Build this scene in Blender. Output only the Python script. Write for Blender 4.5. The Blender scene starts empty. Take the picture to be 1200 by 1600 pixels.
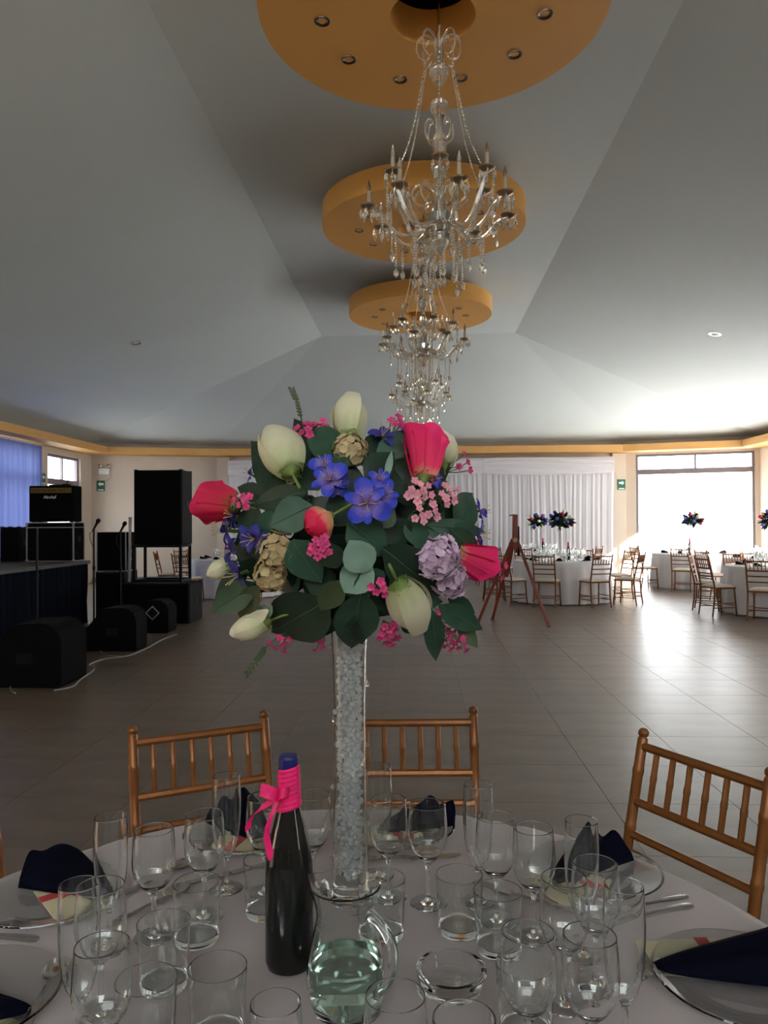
import bpy, math, random
from math import sin, cos, pi, sqrt, radians
from mathutils import Vector, Matrix, Euler

sc = bpy.context.scene
C = sc.collection
rng = random.Random(7)

# ------------------------------------------------------------------ camera
F, EYE = 1200.0, 1.46
cd = bpy.data.cameras.new('camera')
cd.sensor_fit = 'VERTICAL'
cd.sensor_height = 36.0
cd.lens = 36.0 * F / 1600.0
cd.clip_start, cd.clip_end = 0.05, 400
cam = bpy.data.objects.new('camera', cd)
cam.location = (0, 0, EYE)
CAMR = (Matrix.Rotation(radians(2.62), 3, 'Z') @ Matrix.Rotation(pi/2 + radians(.81), 3, 'X')
        @ Matrix.Rotation(radians(-.35), 3, 'Z'))
cam.rotation_euler = CAMR.to_euler()
C.objects.link(cam)
sc.camera = cam

# ------------------------------------------------------------------ sky, sun, exposure
world = bpy.data.worlds.new('sky')
sc.world = world
world.use_nodes = True
bg = world.node_tree.nodes['Background']
bg.inputs[0].default_value = (.95, .98, 1.0, 1)
bg.inputs[1].default_value = 11.5

sd = bpy.data.lights.new('sun', 'SUN')
sd.energy = 70.0
sd.angle = radians(.6)
sd.color = (1, .93, .82)
sun = bpy.data.objects.new('sun', sd)
sun.rotation_euler = Vector((-.62, .62, -.42)).to_track_quat('-Z', 'Y').to_euler()
C.objects.link(sun)


def portal(loc, direction, w, h):
    l = bpy.data.lights.new('window_portal', 'AREA')
    l.shape = 'RECTANGLE'
    l.size, l.size_y = w, h
    l.cycles.is_portal = True
    o = bpy.data.objects.new('window_portal', l)
    o.location = loc
    o.rotation_euler = Vector(direction).to_track_quat('-Z', 'Z').to_euler()
    C.objects.link(o)


sc.view_settings.view_transform = 'Standard'
sc.view_settings.look = 'None'
sc.view_settings.gamma = 1
sc.view_settings.use_curve_mapping = False
sc.view_settings.exposure = -0.3
cy = sc.cycles
cy.max_bounces = 20
cy.diffuse_bounces = 6
cy.glossy_bounces = 6
cy.transmission_bounces = 20
cy.transparent_max_bounces = 24
cy.sample_clamp_indirect = 25
cy.use_denoising = True

# ------------------------------------------------------------------ helpers


def at(x, y, z=None, Y=None):
    """room point seen at photo position x, y at height z or depth Y (measured from the photograph)"""
    r = CAMR @ Vector(((x-600)/F, (800-y)/F, -1))
    t = (z-EYE)/r.z if z is not None else Y/r.y
    return Vector((0, 0, EYE)) + r*t


class MB:
    def __init__(s):
        s.v, s.f = [], []

    def add(s, vs, fs, m=None):
        n = len(s.v)
        if m is not None:
            vs = [m @ Vector(p) for p in vs]
        s.v += [tuple(p) for p in vs]
        s.f += [tuple(i+n for i in q) for q in fs]
        return s

    def box(s, c, d, m=None, bev=0):
        x, y, z = d[0]/2, d[1]/2, d[2]/2
        if bev:
            b = min(bev, x*.9, y*.9, z*.9)
            vs = []
            for sx in (-1, 1):
                for sy in (-1, 1):
                    for sz in (-1, 1):
                        vs += [(c[0]+sx*(x-b), c[1]+sy*(y-b), c[2]+sz*z), (c[0]+sx*(x-b), c[1]+sy*y, c[2]+sz*(z-b)),
                               (c[0]+sx*x, c[1]+sy*(y-b), c[2]+sz*(z-b))]
            i = lambda a, e, g, k: ((a*2+e)*2+g)*3+k
            fs = []
            for g in (0, 1):
                q = [i(0, 0, g, 0), i(1, 0, g, 0), i(1, 1, g, 0), i(0, 1, g, 0)]
                fs.append(q if g else q[::-1])
                q = [i(0, g, 0, 1), i(1, g, 0, 1), i(1, g, 1, 1), i(0, g, 1, 1)]
                fs.append(q[::-1] if g else q)
                q = [i(g, 0, 0, 2), i(g, 1, 0, 2), i(g, 1, 1, 2), i(g, 0, 1, 2)]
                fs.append(q if g else q[::-1])
            for a in (0, 1):
                for e in (0, 1):
                    q = [i(a, e, 0, 1), i(a, e, 1, 1), i(a, e, 1, 2), i(a, e, 0, 2)]
                    fs.append(q if (a == e) else q[::-1])
                    q = [i(a, 0, e, 0), i(a, 1, e, 0), i(a, 1, e, 2), i(a, 0, e, 2)]
                    fs.append(q[::-1] if (a == e) else q)
                    q = [i(0, a, e, 0), i(1, a, e, 0), i(1, a, e, 1), i(0, a, e, 1)]
                    fs.append(q if (a == e) else q[::-1])
            for a in (0, 1):
                for e in (0, 1):
                    for g in (0, 1):
                        q = [i(a, e, g, 0), i(a, e, g, 1), i(a, e, g, 2)]
                        fs.append(q if (a+e+g) % 2 else q[::-1])
            return s.add(vs, fs, m)
        vs = [(c[0]+sx*x, c[1]+sy*y, c[2]+sz*z) for sx in (-1, 1) for sy in (-1, 1) for sz in (-1, 1)]
        return s.add(vs, [(0, 1, 3, 2), (4, 6, 7, 5), (0, 4, 5, 1), (2, 3, 7, 6), (0, 2, 6, 4), (1, 5, 7, 3)], m)

    def lathe(s, prof, n=24, m=None, c=(0, 0, 0), hold=.0009):
        if hold:      # holding loops keep long walls straight under smooth shading
            p2 = []
            for (a, b), (e, f) in zip(prof, prof[1:]):
                p2.append((a, b))
                ln = sqrt((a-e)**2+(b-f)**2)
                if ln > hold*4:
                    for t in (hold/ln, 1-hold/ln):
                        p2.append((a+(e-a)*t, b+(f-b)*t))
            prof = p2+[prof[-1]]
        vs, rings = [], []
        for r, z in prof:
            if r < 1e-7:
                rings.append([len(vs)])
                vs.append((c[0], c[1], c[2]+z))
            else:
                rings.append(list(range(len(vs), len(vs)+n)))
                vs += [(c[0]+r*cos(2*pi*k/n), c[1]+r*sin(2*pi*k/n), c[2]+z) for k in range(n)]
        fs = []
        for a, b in zip(rings, rings[1:]):
            for k in range(n):
                q = []
                for ring, kk in ((a, k), (a, k+1), (b, k+1), (b, k)):
                    ix = ring[0] if len(ring) == 1 else ring[kk % n]
                    if ix not in q:
                        q.append(ix)
                if len(q) > 2:
                    fs.append(q)
        return s.add(vs, fs, m)

    def tube(s, pts, r, n=8, m=None, cap=True):
        pts = [Vector(p) for p in pts]
        rs = r if isinstance(r, (list, tuple)) else [r]*len(pts)
        vs, fs = [], []
        t = (pts[1]-pts[0]).normalized()
        up = Vector((0, 0, 1)) if abs(t.z) < .9 else Vector((1, 0, 0))
        u = t.cross(up).normalized()
        for i, p in enumerate(pts):
            a = pts[max(i-1, 0)]
            b = pts[min(i+1, len(pts)-1)]
            t = (b-a)
            if t.length < 1e-9:
                t = Vector((0, 0, 1))
            t.normalize()
            u = (u - t*u.dot(t))
            if u.length < 1e-6:
                u = t.orthogonal()
            u.normalize()
            w = t.cross(u)
            vs += [p + (u*cos(2*pi*k/n)+w*sin(2*pi*k/n))*rs[i] for k in range(n)]
        for i in range(len(pts)-1):
            for k in range(n):
                k2 = (k+1) % n
                fs.append((i*n+k, i*n+k2, (i+1)*n+k2, (i+1)*n+k))
        if cap:
            fs.append(tuple(range(n))[::-1])
            fs.append(tuple(range((len(pts)-1)*n, len(pts)*n)))
        return s.add(vs, fs, m)

    def grid(s, fn, nu, nv, m=None, wrap=False):
        vs = [fn(i/nu, j/nv) for j in range(nv+1) for i in range(nu+1)]
        fs = [(j*(nu+1)+i, j*(nu+1)+i+1, (j+1)*(nu+1)+i+1, (j+1)*(nu+1)+i) for j in range(nv) for i in range(nu)]
        return s.add(vs, fs, m)

    def ball(s, c, r, n=10, k=6, m=None):
        rx, ry, rz = r if isinstance(r, (list, tuple)) else (r, r, r)
        o = len(s.v)
        s.lathe([(sin(pi*j/k), -cos(pi*j/k)) for j in range(k+1)], n, hold=0)
        for i in range(o, len(s.v)):
            p = Vector((s.v[i][0]*rx+c[0], s.v[i][1]*ry+c[1], s.v[i][2]*rz+c[2]))
            s.v[i] = tuple(m @ p) if m is not None else tuple(p)
        return s

    def mesh(s, name, mat, angle=40):
        me = bpy.data.meshes.new(name)
        me.from_pydata(s.v, [], s.f)
        me.update()
        if angle:
            me.shade_smooth()
            if angle < 180:
                me.set_sharp_from_angle(angle=radians(angle))
        if mat:
            for mm in (mat if isinstance(mat, (list, tuple)) else [mat]):
                me.materials.append(mm)
        return me

    def build(s, name, mat, parent=None, loc=(0, 0, 0), angle=40):
        return link(name, s.mesh(name, mat, angle), parent, loc)


def link(name, me, parent=None, loc=(0, 0, 0)):
    o = bpy.data.objects.new(name, me)
    C.objects.link(o)
    o.location = loc
    if parent:
        o.parent = parent
    return o


def tag(o, label, cat, group=None):
    o['label'] = label
    o['category'] = cat
    if group:
        o['group'] = group
    return o


def thing(name, label, cat, loc=(0, 0, 0), rz=0, group=None):
    o = bpy.data.objects.new(name, None)
    C.objects.link(o)
    o.location = loc
    o.rotation_euler = (0, 0, rz)
    o.empty_display_size = .05
    return tag(o, label, cat, group)


KIDS = {}


def dup(root, loc=None, rz=None, label=None, group=None, scale=None):
    """a copy of a thing with copies of its parts and sub-parts"""
    def cp(o, par):
        c = o.copy()
        C.objects.link(c)
        if par:
            c.parent = par
        for ch in list(o.children):
            cp(ch, c)
        return c
    r = cp(root, None)
    if loc is not None:
        r.location = loc
    if rz is not None:
        r.rotation_euler = (0, 0, rz)
    if label:
        r['label'] = label
    if group:
        r['group'] = group
    if scale:
        r.scale = (scale,)*3
    return r


def struct(o):
    o['kind'] = 'structure'
    return o


# ------------------------------------------------------------------ materials
def mat(name, col, rough=.5, metal=0.0, var=0.0, vscale=8.0, bump=0.0, bscale=60.0, trans=0.0, ior=1.45, spec=.5, coat=0.0, sub=0.0, stretch=None, sheen=0.0, rand=0.0):
    m = bpy.data.materials.new(name)
    m.use_nodes = True
    nt = m.node_tree
    b = nt.nodes['Principled BSDF']
    b.inputs['Base Color'].default_value = (*col, 1)
    b.inputs['Roughness'].default_value = rough
    b.inputs['Metallic'].default_value = metal
    b.inputs['Transmission Weight'].default_value = trans
    b.inputs['IOR'].default_value = ior
    b.inputs['Specular IOR Level'].default_value = spec
    b.inputs['Coat Weight'].default_value = coat
    if sheen:
        b.inputs['Sheen Weight'].default_value = sheen
    if sub:
        b.inputs['Subsurface Weight'].default_value = sub
        b.inputs['Subsurface Radius'].default_value = (.01, .006, .004)
    if var or bump or rand:
        tc = nt.nodes.new('ShaderNodeTexCoord')
        mp = nt.nodes.new('ShaderNodeMapping')
        nt.links.new(tc.outputs['Object'], mp.inputs[0])
        if stretch:
            mp.inputs['Scale'].default_value = stretch
    if var or rand:
        n = nt.nodes.new('ShaderNodeTexNoise')
        n.inputs['Scale'].default_value = vscale
        n.inputs['Detail'].default_value = 5
        nt.links.new(mp.outputs[0], n.inputs['Vector'])
        r = nt.nodes.new('ShaderNodeMapRange')
        r.inputs['From Min'].default_value = .3
        r.inputs['From Max'].default_value = .7
        r.inputs['To Min'].default_value = 1-var
        r.inputs['To Max'].default_value = 1+var
        nt.links.new(n.outputs['Fac'], r.inputs['Value'])
        fac = r.outputs[0]
        if rand:
            oi = nt.nodes.new('ShaderNodeObjectInfo')
            r2 = nt.nodes.new('ShaderNodeMapRange')
            r2.inputs['To Min'].default_value = 1-rand
            r2.inputs['To Max'].default_value = 1+rand
            nt.links.new(oi.outputs['Random'], r2.inputs['Value'])
            mu = nt.nodes.new('ShaderNodeMath')
            mu.operation = 'MULTIPLY'
            nt.links.new(fac, mu.inputs[0])
            nt.links.new(r2.outputs[0], mu.inputs[1])
            fac = mu.outputs[0]
        h = nt.nodes.new('ShaderNodeHueSaturation')
        h.inputs['Color'].default_value = (*col, 1)
        nt.links.new(fac, h.inputs['Value'])
        nt.links.new(h.outputs[0], b.inputs['Base Color'])
    if bump:
        n2 = nt.nodes.new('ShaderNodeTexNoise')
        n2.inputs['Scale'].default_value = bscale
        n2.inputs['Detail'].default_value = 4
        nt.links.new(mp.outputs[0], n2.inputs['Vector'])
        bp = nt.nodes.new('ShaderNodeBump')
        bp.inputs['Strength'].default_value = bump
        bp.inputs['Distance'].default_value = .01
        nt.links.new(n2.outputs['Fac'], bp.inputs['Height'])
        nt.links.new(bp.outputs[0], b.inputs['Normal'])
    return m


def pane_mat():
    m = bpy.data.materials.new('window_glass')
    m.use_nodes = True
    nt = m.node_tree
    nt.nodes.clear()
    o = nt.nodes.new('ShaderNodeOutputMaterial')
    mx = nt.nodes.new('ShaderNodeMixShader')
    t = nt.nodes.new('ShaderNodeBsdfTransparent')
    g = nt.nodes.new('ShaderNodeBsdfGlossy')
    g.inputs['Roughness'].default_value = .02
    lw = nt.nodes.new('ShaderNodeLayerWeight')
    lw.inputs[0].default_value = .5
    pw_ = nt.nodes.new('ShaderNodeMath')
    pw_.operation = 'POWER'
    pw_.inputs[1].default_value = 5
    nt.links.new(lw.outputs['Facing'], pw_.inputs[0])
    f = nt.nodes.new('ShaderNodeMath')
    f.operation = 'MULTIPLY_ADD'
    f.inputs[1].default_value = .9
    f.inputs[2].default_value = .04
    nt.links.new(pw_.outputs[0], f.inputs[0])
    nt.links.new(f.outputs[0], mx.inputs[0])
    nt.links.new(t.outputs[0], mx.inputs[1])
    nt.links.new(g.outputs[0], mx.inputs[2])
    nt.links.new(mx.outputs[0], o.inputs[0])
    return m


def sheer_mat(name, col, tl, tr=0.0):
    """woven sheer cloth: diffuse + translucent, with open weave"""
    m = bpy.data.materials.new(name)
    m.use_nodes = True
    nt = m.node_tree
    nt.nodes.clear()
    o = nt.nodes.new('ShaderNodeOutputMaterial')
    d = nt.nodes.new('ShaderNodeBsdfDiffuse')
    t = nt.nodes.new('ShaderNodeBsdfTranslucent')
    d.inputs[0].default_value = (*col, 1)
    t.inputs[0].default_value = (*col, 1)
    mx = nt.nodes.new('ShaderNodeMixShader')
    mx.inputs[0].default_value = tl
    nt.links.new(d.outputs[0], mx.inputs[1])
    nt.links.new(t.outputs[0], mx.inputs[2])
    out = mx.outputs[0]
    if tr:
        tp = nt.nodes.new('ShaderNodeBsdfTransparent')
        m2 = nt.nodes.new('ShaderNodeMixShader')
        m2.inputs[0].default_value = tr
        nt.links.new(out, m2.inputs[1])
        nt.links.new(tp.outputs[0], m2.inputs[2])
        out = m2.outputs[0]
    nt.links.new(out, o.inputs[0])
    return m


def petal_mat(name, stops, streak=0.0, streak_col=(0, 0, 0), rough=.55, axis=2, tl=.25):
    """petal colour running along the generated coordinate from base to tip, optional dark veins"""
    m = mat(name, (1, 1, 1), rough)
    nt = m.node_tree
    b = nt.nodes['Principled BSDF']
    tc = nt.nodes.new('ShaderNodeTexCoord')
    sp = nt.nodes.new('ShaderNodeSeparateXYZ')
    nt.links.new(tc.outputs['Generated'], sp.inputs[0])
    cr = nt.nodes.new('ShaderNodeValToRGB')
    e = cr.color_ramp.elements
    e[0].position, e[0].color = stops[0][0], (*stops[0][1], 1)
    e[1].position, e[1].color = stops[-1][0], (*stops[-1][1], 1)
    for p, c in stops[1:-1]:
        k = e.new(p)
        k.color = (*c, 1)
    nz = nt.nodes.new('ShaderNodeTexNoise')
    nz.inputs['Scale'].default_value = 3
    nt.links.new(tc.outputs['Generated'], nz.inputs['Vector'])
    ad = nt.nodes.new('ShaderNodeMath')
    ad.operation = 'MULTIPLY_ADD'
    ad.inputs[1].default_value = .3
    ad.inputs[2].default_value = -.15
    nt.links.new(nz.outputs['Fac'], ad.inputs[0])
    a2 = nt.nodes.new('ShaderNodeMath')
    nt.links.new(sp.outputs[axis], a2.inputs[0])
    nt.links.new(ad.outputs[0], a2.inputs[1])
    nt.links.new(a2.outputs[0], cr.inputs[0])
    out = cr.outputs[0]
    if streak:
        w = nt.nodes.new('ShaderNodeTexNoise')
        w.inputs['Scale'].default_value = 1
        w.inputs['Detail'].default_value = 3
        mp = nt.nodes.new('ShaderNodeMapping')
        mp.inputs['Scale'].default_value = (14, 14, 3)
        nt.links.new(tc.outputs['Generated'], mp.inputs[0])
        nt.links.new(mp.outputs[0], w.inputs['Vector'])
        r = nt.nodes.new('ShaderNodeMapRange')
        r.inputs['From Min'].default_value = .5
        r.inputs['From Max'].default_value = .62
        r.inputs['To Max'].default_value = streak
        nt.links.new(w.outputs['Fac'], r.inputs['Value'])
        mx = nt.nodes.new('ShaderNodeMix')
        mx.data_type = 'RGBA'
        nt.links.new(r.outputs[0], mx.inputs[0])
        nt.links.new(out, mx.inputs[6])
        mx.inputs[7].default_value = (*streak_col, 1)
        out = mx.outputs[2]
    nt.links.new(out, b.inputs['Base Color'])
    if tl:
        t = nt.nodes.new('ShaderNodeBsdfTranslucent')
        nt.links.new(out, t.inputs[0])
        ms = nt.nodes.new('ShaderNodeMixShader')
        ms.inputs[0].default_value = tl
        nt.links.new(b.outputs[0], ms.inputs[1])
        nt.links.new(t.outputs[0], ms.inputs[2])
        nt.links.new(ms.outputs[0], nt.nodes['Material Output'].inputs[0])
    return m


M = dict(
    wall=mat('beige_plaster', (.54, .47, .395), .85, var=.04, vscale=1.5),
    ceil=mat('white_ceiling_plaster', (.62, .69, .71), .8, var=.02, vscale=.6),
    orange=mat('orange_paint', (.82, .43, .105), .6, var=.03, vscale=2),
    cornice=mat('ochre_cornice_paint', (.60, .33, .11), .6, var=.03, vscale=2),
    grout=mat('dark_floor_joint', (.075, .060, .048), .8),
    tile=mat('taupe_floor_tile', (.155, .115, .084), .32, var=.22, vscale=2.2, bump=.03, bscale=9, stretch=(1, 2.6, 1), rand=.05, spec=.5),
    ground=mat('pale_concrete', (.66, .66, .64), .9, var=.08, vscale=.5),
    alu=mat('window_aluminium', (.20, .18, .20), .5, .3),
    base=mat('grey_baseboard', (.20, .19, .18), .6),
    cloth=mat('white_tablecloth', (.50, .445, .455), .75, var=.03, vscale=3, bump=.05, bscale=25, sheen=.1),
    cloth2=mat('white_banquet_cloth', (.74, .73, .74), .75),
    gold=mat('bronze_gold_paint', (.235, .088, .022), .36, .35, var=.12, vscale=25),
    cushion=mat('ivory_cushion', (.62, .55, .46), .8),
    black=mat('black_carpet_cover', (.004, .004, .0045), .85, bump=.2, bscale=300, spec=.12),
    grille=mat('black_speaker_grille', (.003, .003, .0033), .75, bump=.4, bscale=500, spec=.12),
    blackside=mat('dark_speaker_side', (.007, .007, .0075), .7, spec=.2),
    steel=mat('black_steel', (.007, .007, .008), .5, .2, spec=.25),
    alum=mat('bright_aluminium_edge', (.42, .43, .45), .4, .8),
    navycloth=mat('navy_stage_skirt', (.003, .0045, .010), .9, spec=.1),
    stagetop=mat('grey_stage_board', (.09, .082, .075), .6, var=.15),
    navy=mat('navy_napkin', (.0022, .003, .0105), .85, var=.1, vscale=30, bump=.1, bscale=200, spec=.08),
    card=mat('cream_card', (.66, .60, .40), .8),
    red=mat('coral_ribbon', (.55, .06, .07), .6),
    pinkr=mat('hot_pink_ribbon', (.85, .012, .16), .45, var=.1, vscale=80),
    navyr=mat('navy_ribbon', (.01, .012, .13), .45, var=.1, vscale=80),
    bottle=mat('black_bottle_glass', (.004, .005, .005), .16, spec=.5, coat=.3),
    silver=mat('cutlery_steel', (.55, .53, .52), .25, 1.0),
    glass=mat('clear_glass', (.97, .99, .985), .0, trans=1.0, ior=1.45),
    thick=mat('thick_green_glass', (.965, .99, .98), .0, trans=1.0, ior=1.48),
    water=mat('water', (.50, .68, .59), .0, trans=1.0, ior=1.33),
    crystal=mat('champagne_crystal', (.95, .90, .78), .06, trans=.82, ior=1.5),
    gel=mat('clear_gel_crystals', (.98, .99, .99), .28, trans=.55, ior=1.35),
    brass=mat('aged_brass', (.36, .25, .15), .4, .9),
    candle=mat('ivory_candle_sleeve', (.48, .42, .32), .6),
    darkrim=mat('dark_lamp_rim', (.16, .15, .14), .3, .8),
    chrome=mat('polished_chrome', (.62, .62, .62), .18, 1.0),
    lampglass=mat('downlight_reflector', (.16, .155, .15), .15, .9),
    wood=mat('red_brown_wood', (.24, .045, .022), .4, var=.2, vscale=20, stretch=(1, 1, .2)),
    signg=mat('green_sign', (.012, .13, .075), .5),
    signw=mat('white_sign', (.75, .78, .76), .5),
    gold_panel=mat('brass_control_panel', (.19, .135, .03), .4, .5),
    knob=mat('black_knob', (.01, .01, .01), .4),
    logo=mat('white_script_lettering', (.62, .62, .62), .5),
    cable=mat('grey_cable', (.30, .29, .27), .6),
    pale=mat('grey_metal_pipe', (.40, .40, .40), .5, .5),
    pane=pane_mat(),
    sheer=sheer_mat('white_sheer_cloth', (.80, .80, .83), .55),
    bluelit_sheer=sheer_mat('blue_lit_sheer_cloth', (.15, .19, .42), .22),  # dim blue window light is put into this cloth colour
    backdrop=sheer_mat('white_backdrop_cloth', (.66, .65, .69), .15),
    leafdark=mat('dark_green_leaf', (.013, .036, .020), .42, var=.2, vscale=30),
    leafmid=mat('mid_green_leaf', (.026, .078, .044), .42, var=.15, vscale=30),
    leafteal=mat('teal_green_leaf', (.062, .130, .096), .5, var=.12, vscale=30),
    leafpale=mat('pale_eucalyptus_leaf', (.20, .32, .25), .6, var=.12, vscale=30),
    leafolive=mat('olive_green_leaf', (.055, .085, .036), .5, var=.15, vscale=30),
    stem=mat('green_stem', (.07, .13, .035), .6),
    sepal=mat('light_green_sepal', (.17, .25, .055), .6),
    white_rose=petal_mat('cream_rose_petal', [(0, (.56, .62, .32)), (.3, (.84, .82, .58)), (1, (.90, .88, .70))]),
    pink_rose=petal_mat('hot_pink_rose_petal', [(0, (.80, .30, .22)), (.16, (.92, .05, .17)), (1, (.95, .018, .19))]),
    blush_rose=petal_mat('pink_and_peach_rose_petal', [(0, (.80, .52, .24)), (.45, (.86, .33, .20)), (.62, (.92, .03, .12)), (1, (.80, .02, .09))]),
    shaded_pink_rose=petal_mat('shaded_pink_rose_petal', [(0, (.50, .08, .05)), (.3, (.72, .02, .09)), (1, (.74, .016, .105))]),  # pink rose petal with the shade on the left rose put into its colour
    alstro=petal_mat('violet_blue_petal', [(0, (.22, .06, .30)), (.35, (.27, .22, .68)), (.65, (.06, .08, .68)), (1, (.008, .09, .75))], .5, (.10, .03, .34), axis=1),
    alstrodark=petal_mat('deep_violet_blue_petal', [(0, (.06, .03, .14)), (.5, (.06, .06, .36)), (1, (.035, .05, .38))], .6, (.04, .02, .12), axis=1),
    hydcream=mat('cream_hydrangea_petal', (.54, .43, .23), .7, var=.12, vscale=40),
    hydlilac=mat('lilac_hydrangea_petal', (.62, .46, .60), .7, var=.35, vscale=25),
    wax=mat('pink_waxflower_petal', (.60, .045, .19), .55, var=.35, vscale=60),
    waxpale=mat('pale_pink_waxflower_petal', (.74, .30, .38), .55, var=.3, vscale=60),
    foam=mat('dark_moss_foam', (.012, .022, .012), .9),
    food=mat('brown_crumb', (.30, .12, .03), .6),
)

# ------------------------------------------------------------------ room shell
FARY, SIDE, CHX, CHY, BACK = 20.0, 8.25, 5.3, 19.0, -5.0
TOPZ = 3.75


def wall(name, p0, p1, openings, z1=TOPZ, th=.2):
    """wall from p0 to p1 (room on the left hand side), openings as (s0, s1, z0, z1)"""
    p0, p1 = Vector((*p0, 0)), Vector((*p1, 0))
    d = (p1-p0)
    L = d.length
    d.normalize()
    out = Vector((d.y, -d.x, 0))
    m = Matrix.Translation(p0) @ Matrix(((d.x, out.x, 0, 0), (d.y, out.y, 0, 0), (0, 0, 1, 0), (0, 0, 0, 1)))
    mb = MB()

    def blk(a, b, c, e):
        if b-a > 1e-3 and e-c > 1e-3:
            mb.box(((a+b)/2, th/2, (c+e)/2), (b-a, th, e-c), m)
    s = 0
    for a, b, c, e in sorted(openings):
        blk(s, a, -.05, z1)
        blk(a, b, -.05, c)
        blk(a, b, e, z1)
        s = b
    blk(s, L, -.05, z1)
    o = struct(mb.build(name, M['wall'], angle=0))
    return o, m, L


wseq = {}
win_n = [0]


def window(m, s0, s1, z0, z1, transom, mull, name_pane=True, lower_glass=True, lower_mull=()):
    """aluminium window in a wall opening: frame, glazing bars and panes are parts"""
    win_n[0] += 1
    w = bpy.data.objects.new('window_%d' % win_n[0], None)
    C.objects.link(w)
    w['kind'] = 'structure'
    b = .06
    fr = MB()
    for a in (s0+b/2, s1-b/2):
        fr.box((a, .1, (z0+z1)/2), (b, .07, z1-z0), m)
    fr.box(((s0+s1)/2, .1, z1-b/2), (s1-s0-2*b, .07, b), m)
    if lower_glass:
        fr.box(((s0+s1)/2, .1, z0+b/2), (s1-s0-2*b, .07, b), m)
    fr.build('window_frame', M['alu'], w, angle=0)
    if transom:
        MB().box(((s0+s1)/2, .1, transom), (s1-s0-2*b, .08, .13), m).build('transom_bar', M['alu'], w, angle=0)
    tz = transom or z0
    xs = [s0+b]+list(mull)+[s1-b]
    for q in mull:
        MB().box((q, .1, (tz+.065+z1-b)/2), (.05, .06, z1-b-tz-.065), m).build('mullion', M['alu'], w, angle=0)
    for a, c in zip(xs, xs[1:]):
        MB().box(((a+c)/2, .1, (tz+.06+z1-b)/2), (c-a, .008, z1-b-tz-.06), m).build('pane', M['pane'], w, angle=0)
    if transom and lower_glass:
        xs = [s0+b]+list(lower_mull)+[s1-b]
        for q in lower_mull:
            MB().box((q, .1, (z0+b+transom-.065)/2), (.05, .06, transom-.065-z0-b), m).build('mullion', M['alu'], w, angle=0)
        for a, c in zip(xs, xs[1:]):
            MB().box(((a+c)/2, .1, (z0+b+transom-.065)/2), (c-a, .008, transom-.065-z0-b), m).build('pane', M['pane'], w, angle=0)
    ctr = m @ Vector(((s0+s1)/2, .22, (z0+z1)/2))
    inn = (m.to_3x3() @ Vector((0, -1, 0)))
    portal(ctr, inn, s1-s0, z1-z0)
    return w


# right side wall runs from the back to the far corner
RW = [(19.9, 23.3, .02, 3.12), (15.4, 18.9, .02, 3.12), (2.4, 3.25, .6, 2.9)]
o, mR, L = wall('wall_right', (SIDE, BACK), (SIDE, CHY), RW)
o, mCR, LC = wall('wall_far_right', (SIDE, CHY), (CHX, FARY), [(.10, 2.86, .0, 3.17)])
o, mF, LF = wall('wall_far', (CHX, FARY), (-CHX, FARY), [])
o, mCL, LC = wall('wall_far_left', (-CHX, FARY), (-SIDE, CHY), [])
LW = [(.62, 2.28, .9, 3.07), (2.75, 6.4, .05, 3.1)]
o, mL, L = wall('wall_left', (-SIDE, CHY), (-SIDE, BACK), LW)
o, mB, L = wall('wall_back', (-SIDE, BACK), (SIDE, BACK), [])

window(mCR, .10, 2.86, .0, 3.17, 2.72, [1.44], lower_glass=False)
for a, b, c, e in RW:
    window(mR, a, b, c, e, 2.62, [(a+b)/2] if b-a > 2 else [], lower_mull=[(a+b)/2] if b-a > 2 else [])
window(mL, *LW[0], 2.45, [1.42], lower_mull=[])
for a, b, c, e in LW[1:]:
    window(mL, a, b, c, e, 2.45, [(a+b)/2], lower_mull=[(a+b)/2])

# floor: dark slab with separate large tiles
fl = MB()
fl.box((0, (BACK+FARY)/2, -.06), (2*SIDE+.3, FARY-BACK+.3, .11))
floor = struct(fl.build('floor', M['grout'], angle=0))
TS, GAP = .63, .0022
tmb = MB()
h = (TS-GAP)/2
bv = .0008
tmb.add([(-h, -h, -.006), (h, -h, -.006), (h, h, -.006), (-h, h, -.006),
         (-h, -h, -bv), (h, -h, -bv), (h, h, -bv), (-h, h, -bv),
         (-h+bv, -h+bv, 0), (h-bv, -h+bv, 0), (h-bv, h-bv, 0), (-h+bv, h-bv, 0)],
        [(0, 1, 5, 4), (1, 2, 6, 5), (2, 3, 7, 6), (3, 0, 4, 7), (4, 5, 9, 8), (5, 6, 10, 9), (6, 7, 11, 10), (7, 4, 8, 11), (8, 9, 10, 11)])
tile_me = tmb.mesh('tile', M['tile'], 0)
tiles = []
x0, y0 = .35-14*TS, 4.05-14*TS


def inside(x, y, g=0):
    if abs(x) > SIDE+g or y < BACK-g or y > FARY+g:
        return False
    return y < CHY+(FARY-CHY)*(SIDE+g-abs(x))/(SIDE-CHX)+g


for i in range(30):
    for j in range(42):
        cx, cyy = x0+(i+.5)*TS, y0+(j+.5)*TS
        if inside(cx, cyy, .3) and abs(cx) < SIDE-.0 and cyy < FARY and cyy > BACK:
            vis = cyy > 1.2 and abs(cx/cyy+.045) < .56
            tiles.append((0 if vis else 1, (cx*cx+cyy*cyy), cx, cyy))
tiles.sort()
rest = MB()
for k, (v, d, cx, cyy) in enumerate(tiles):
    if k < 298:
        link('tile', tile_me, floor, (cx, cyy, 0))
    else:
        rest.add(tmb.v, tmb.f, Matrix.Translation((cx, cyy, 0)))
rest_o = rest.build('distant_tiles', M['tile'], floor, angle=0)
rest_o['kind'] = 'stuff'

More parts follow.
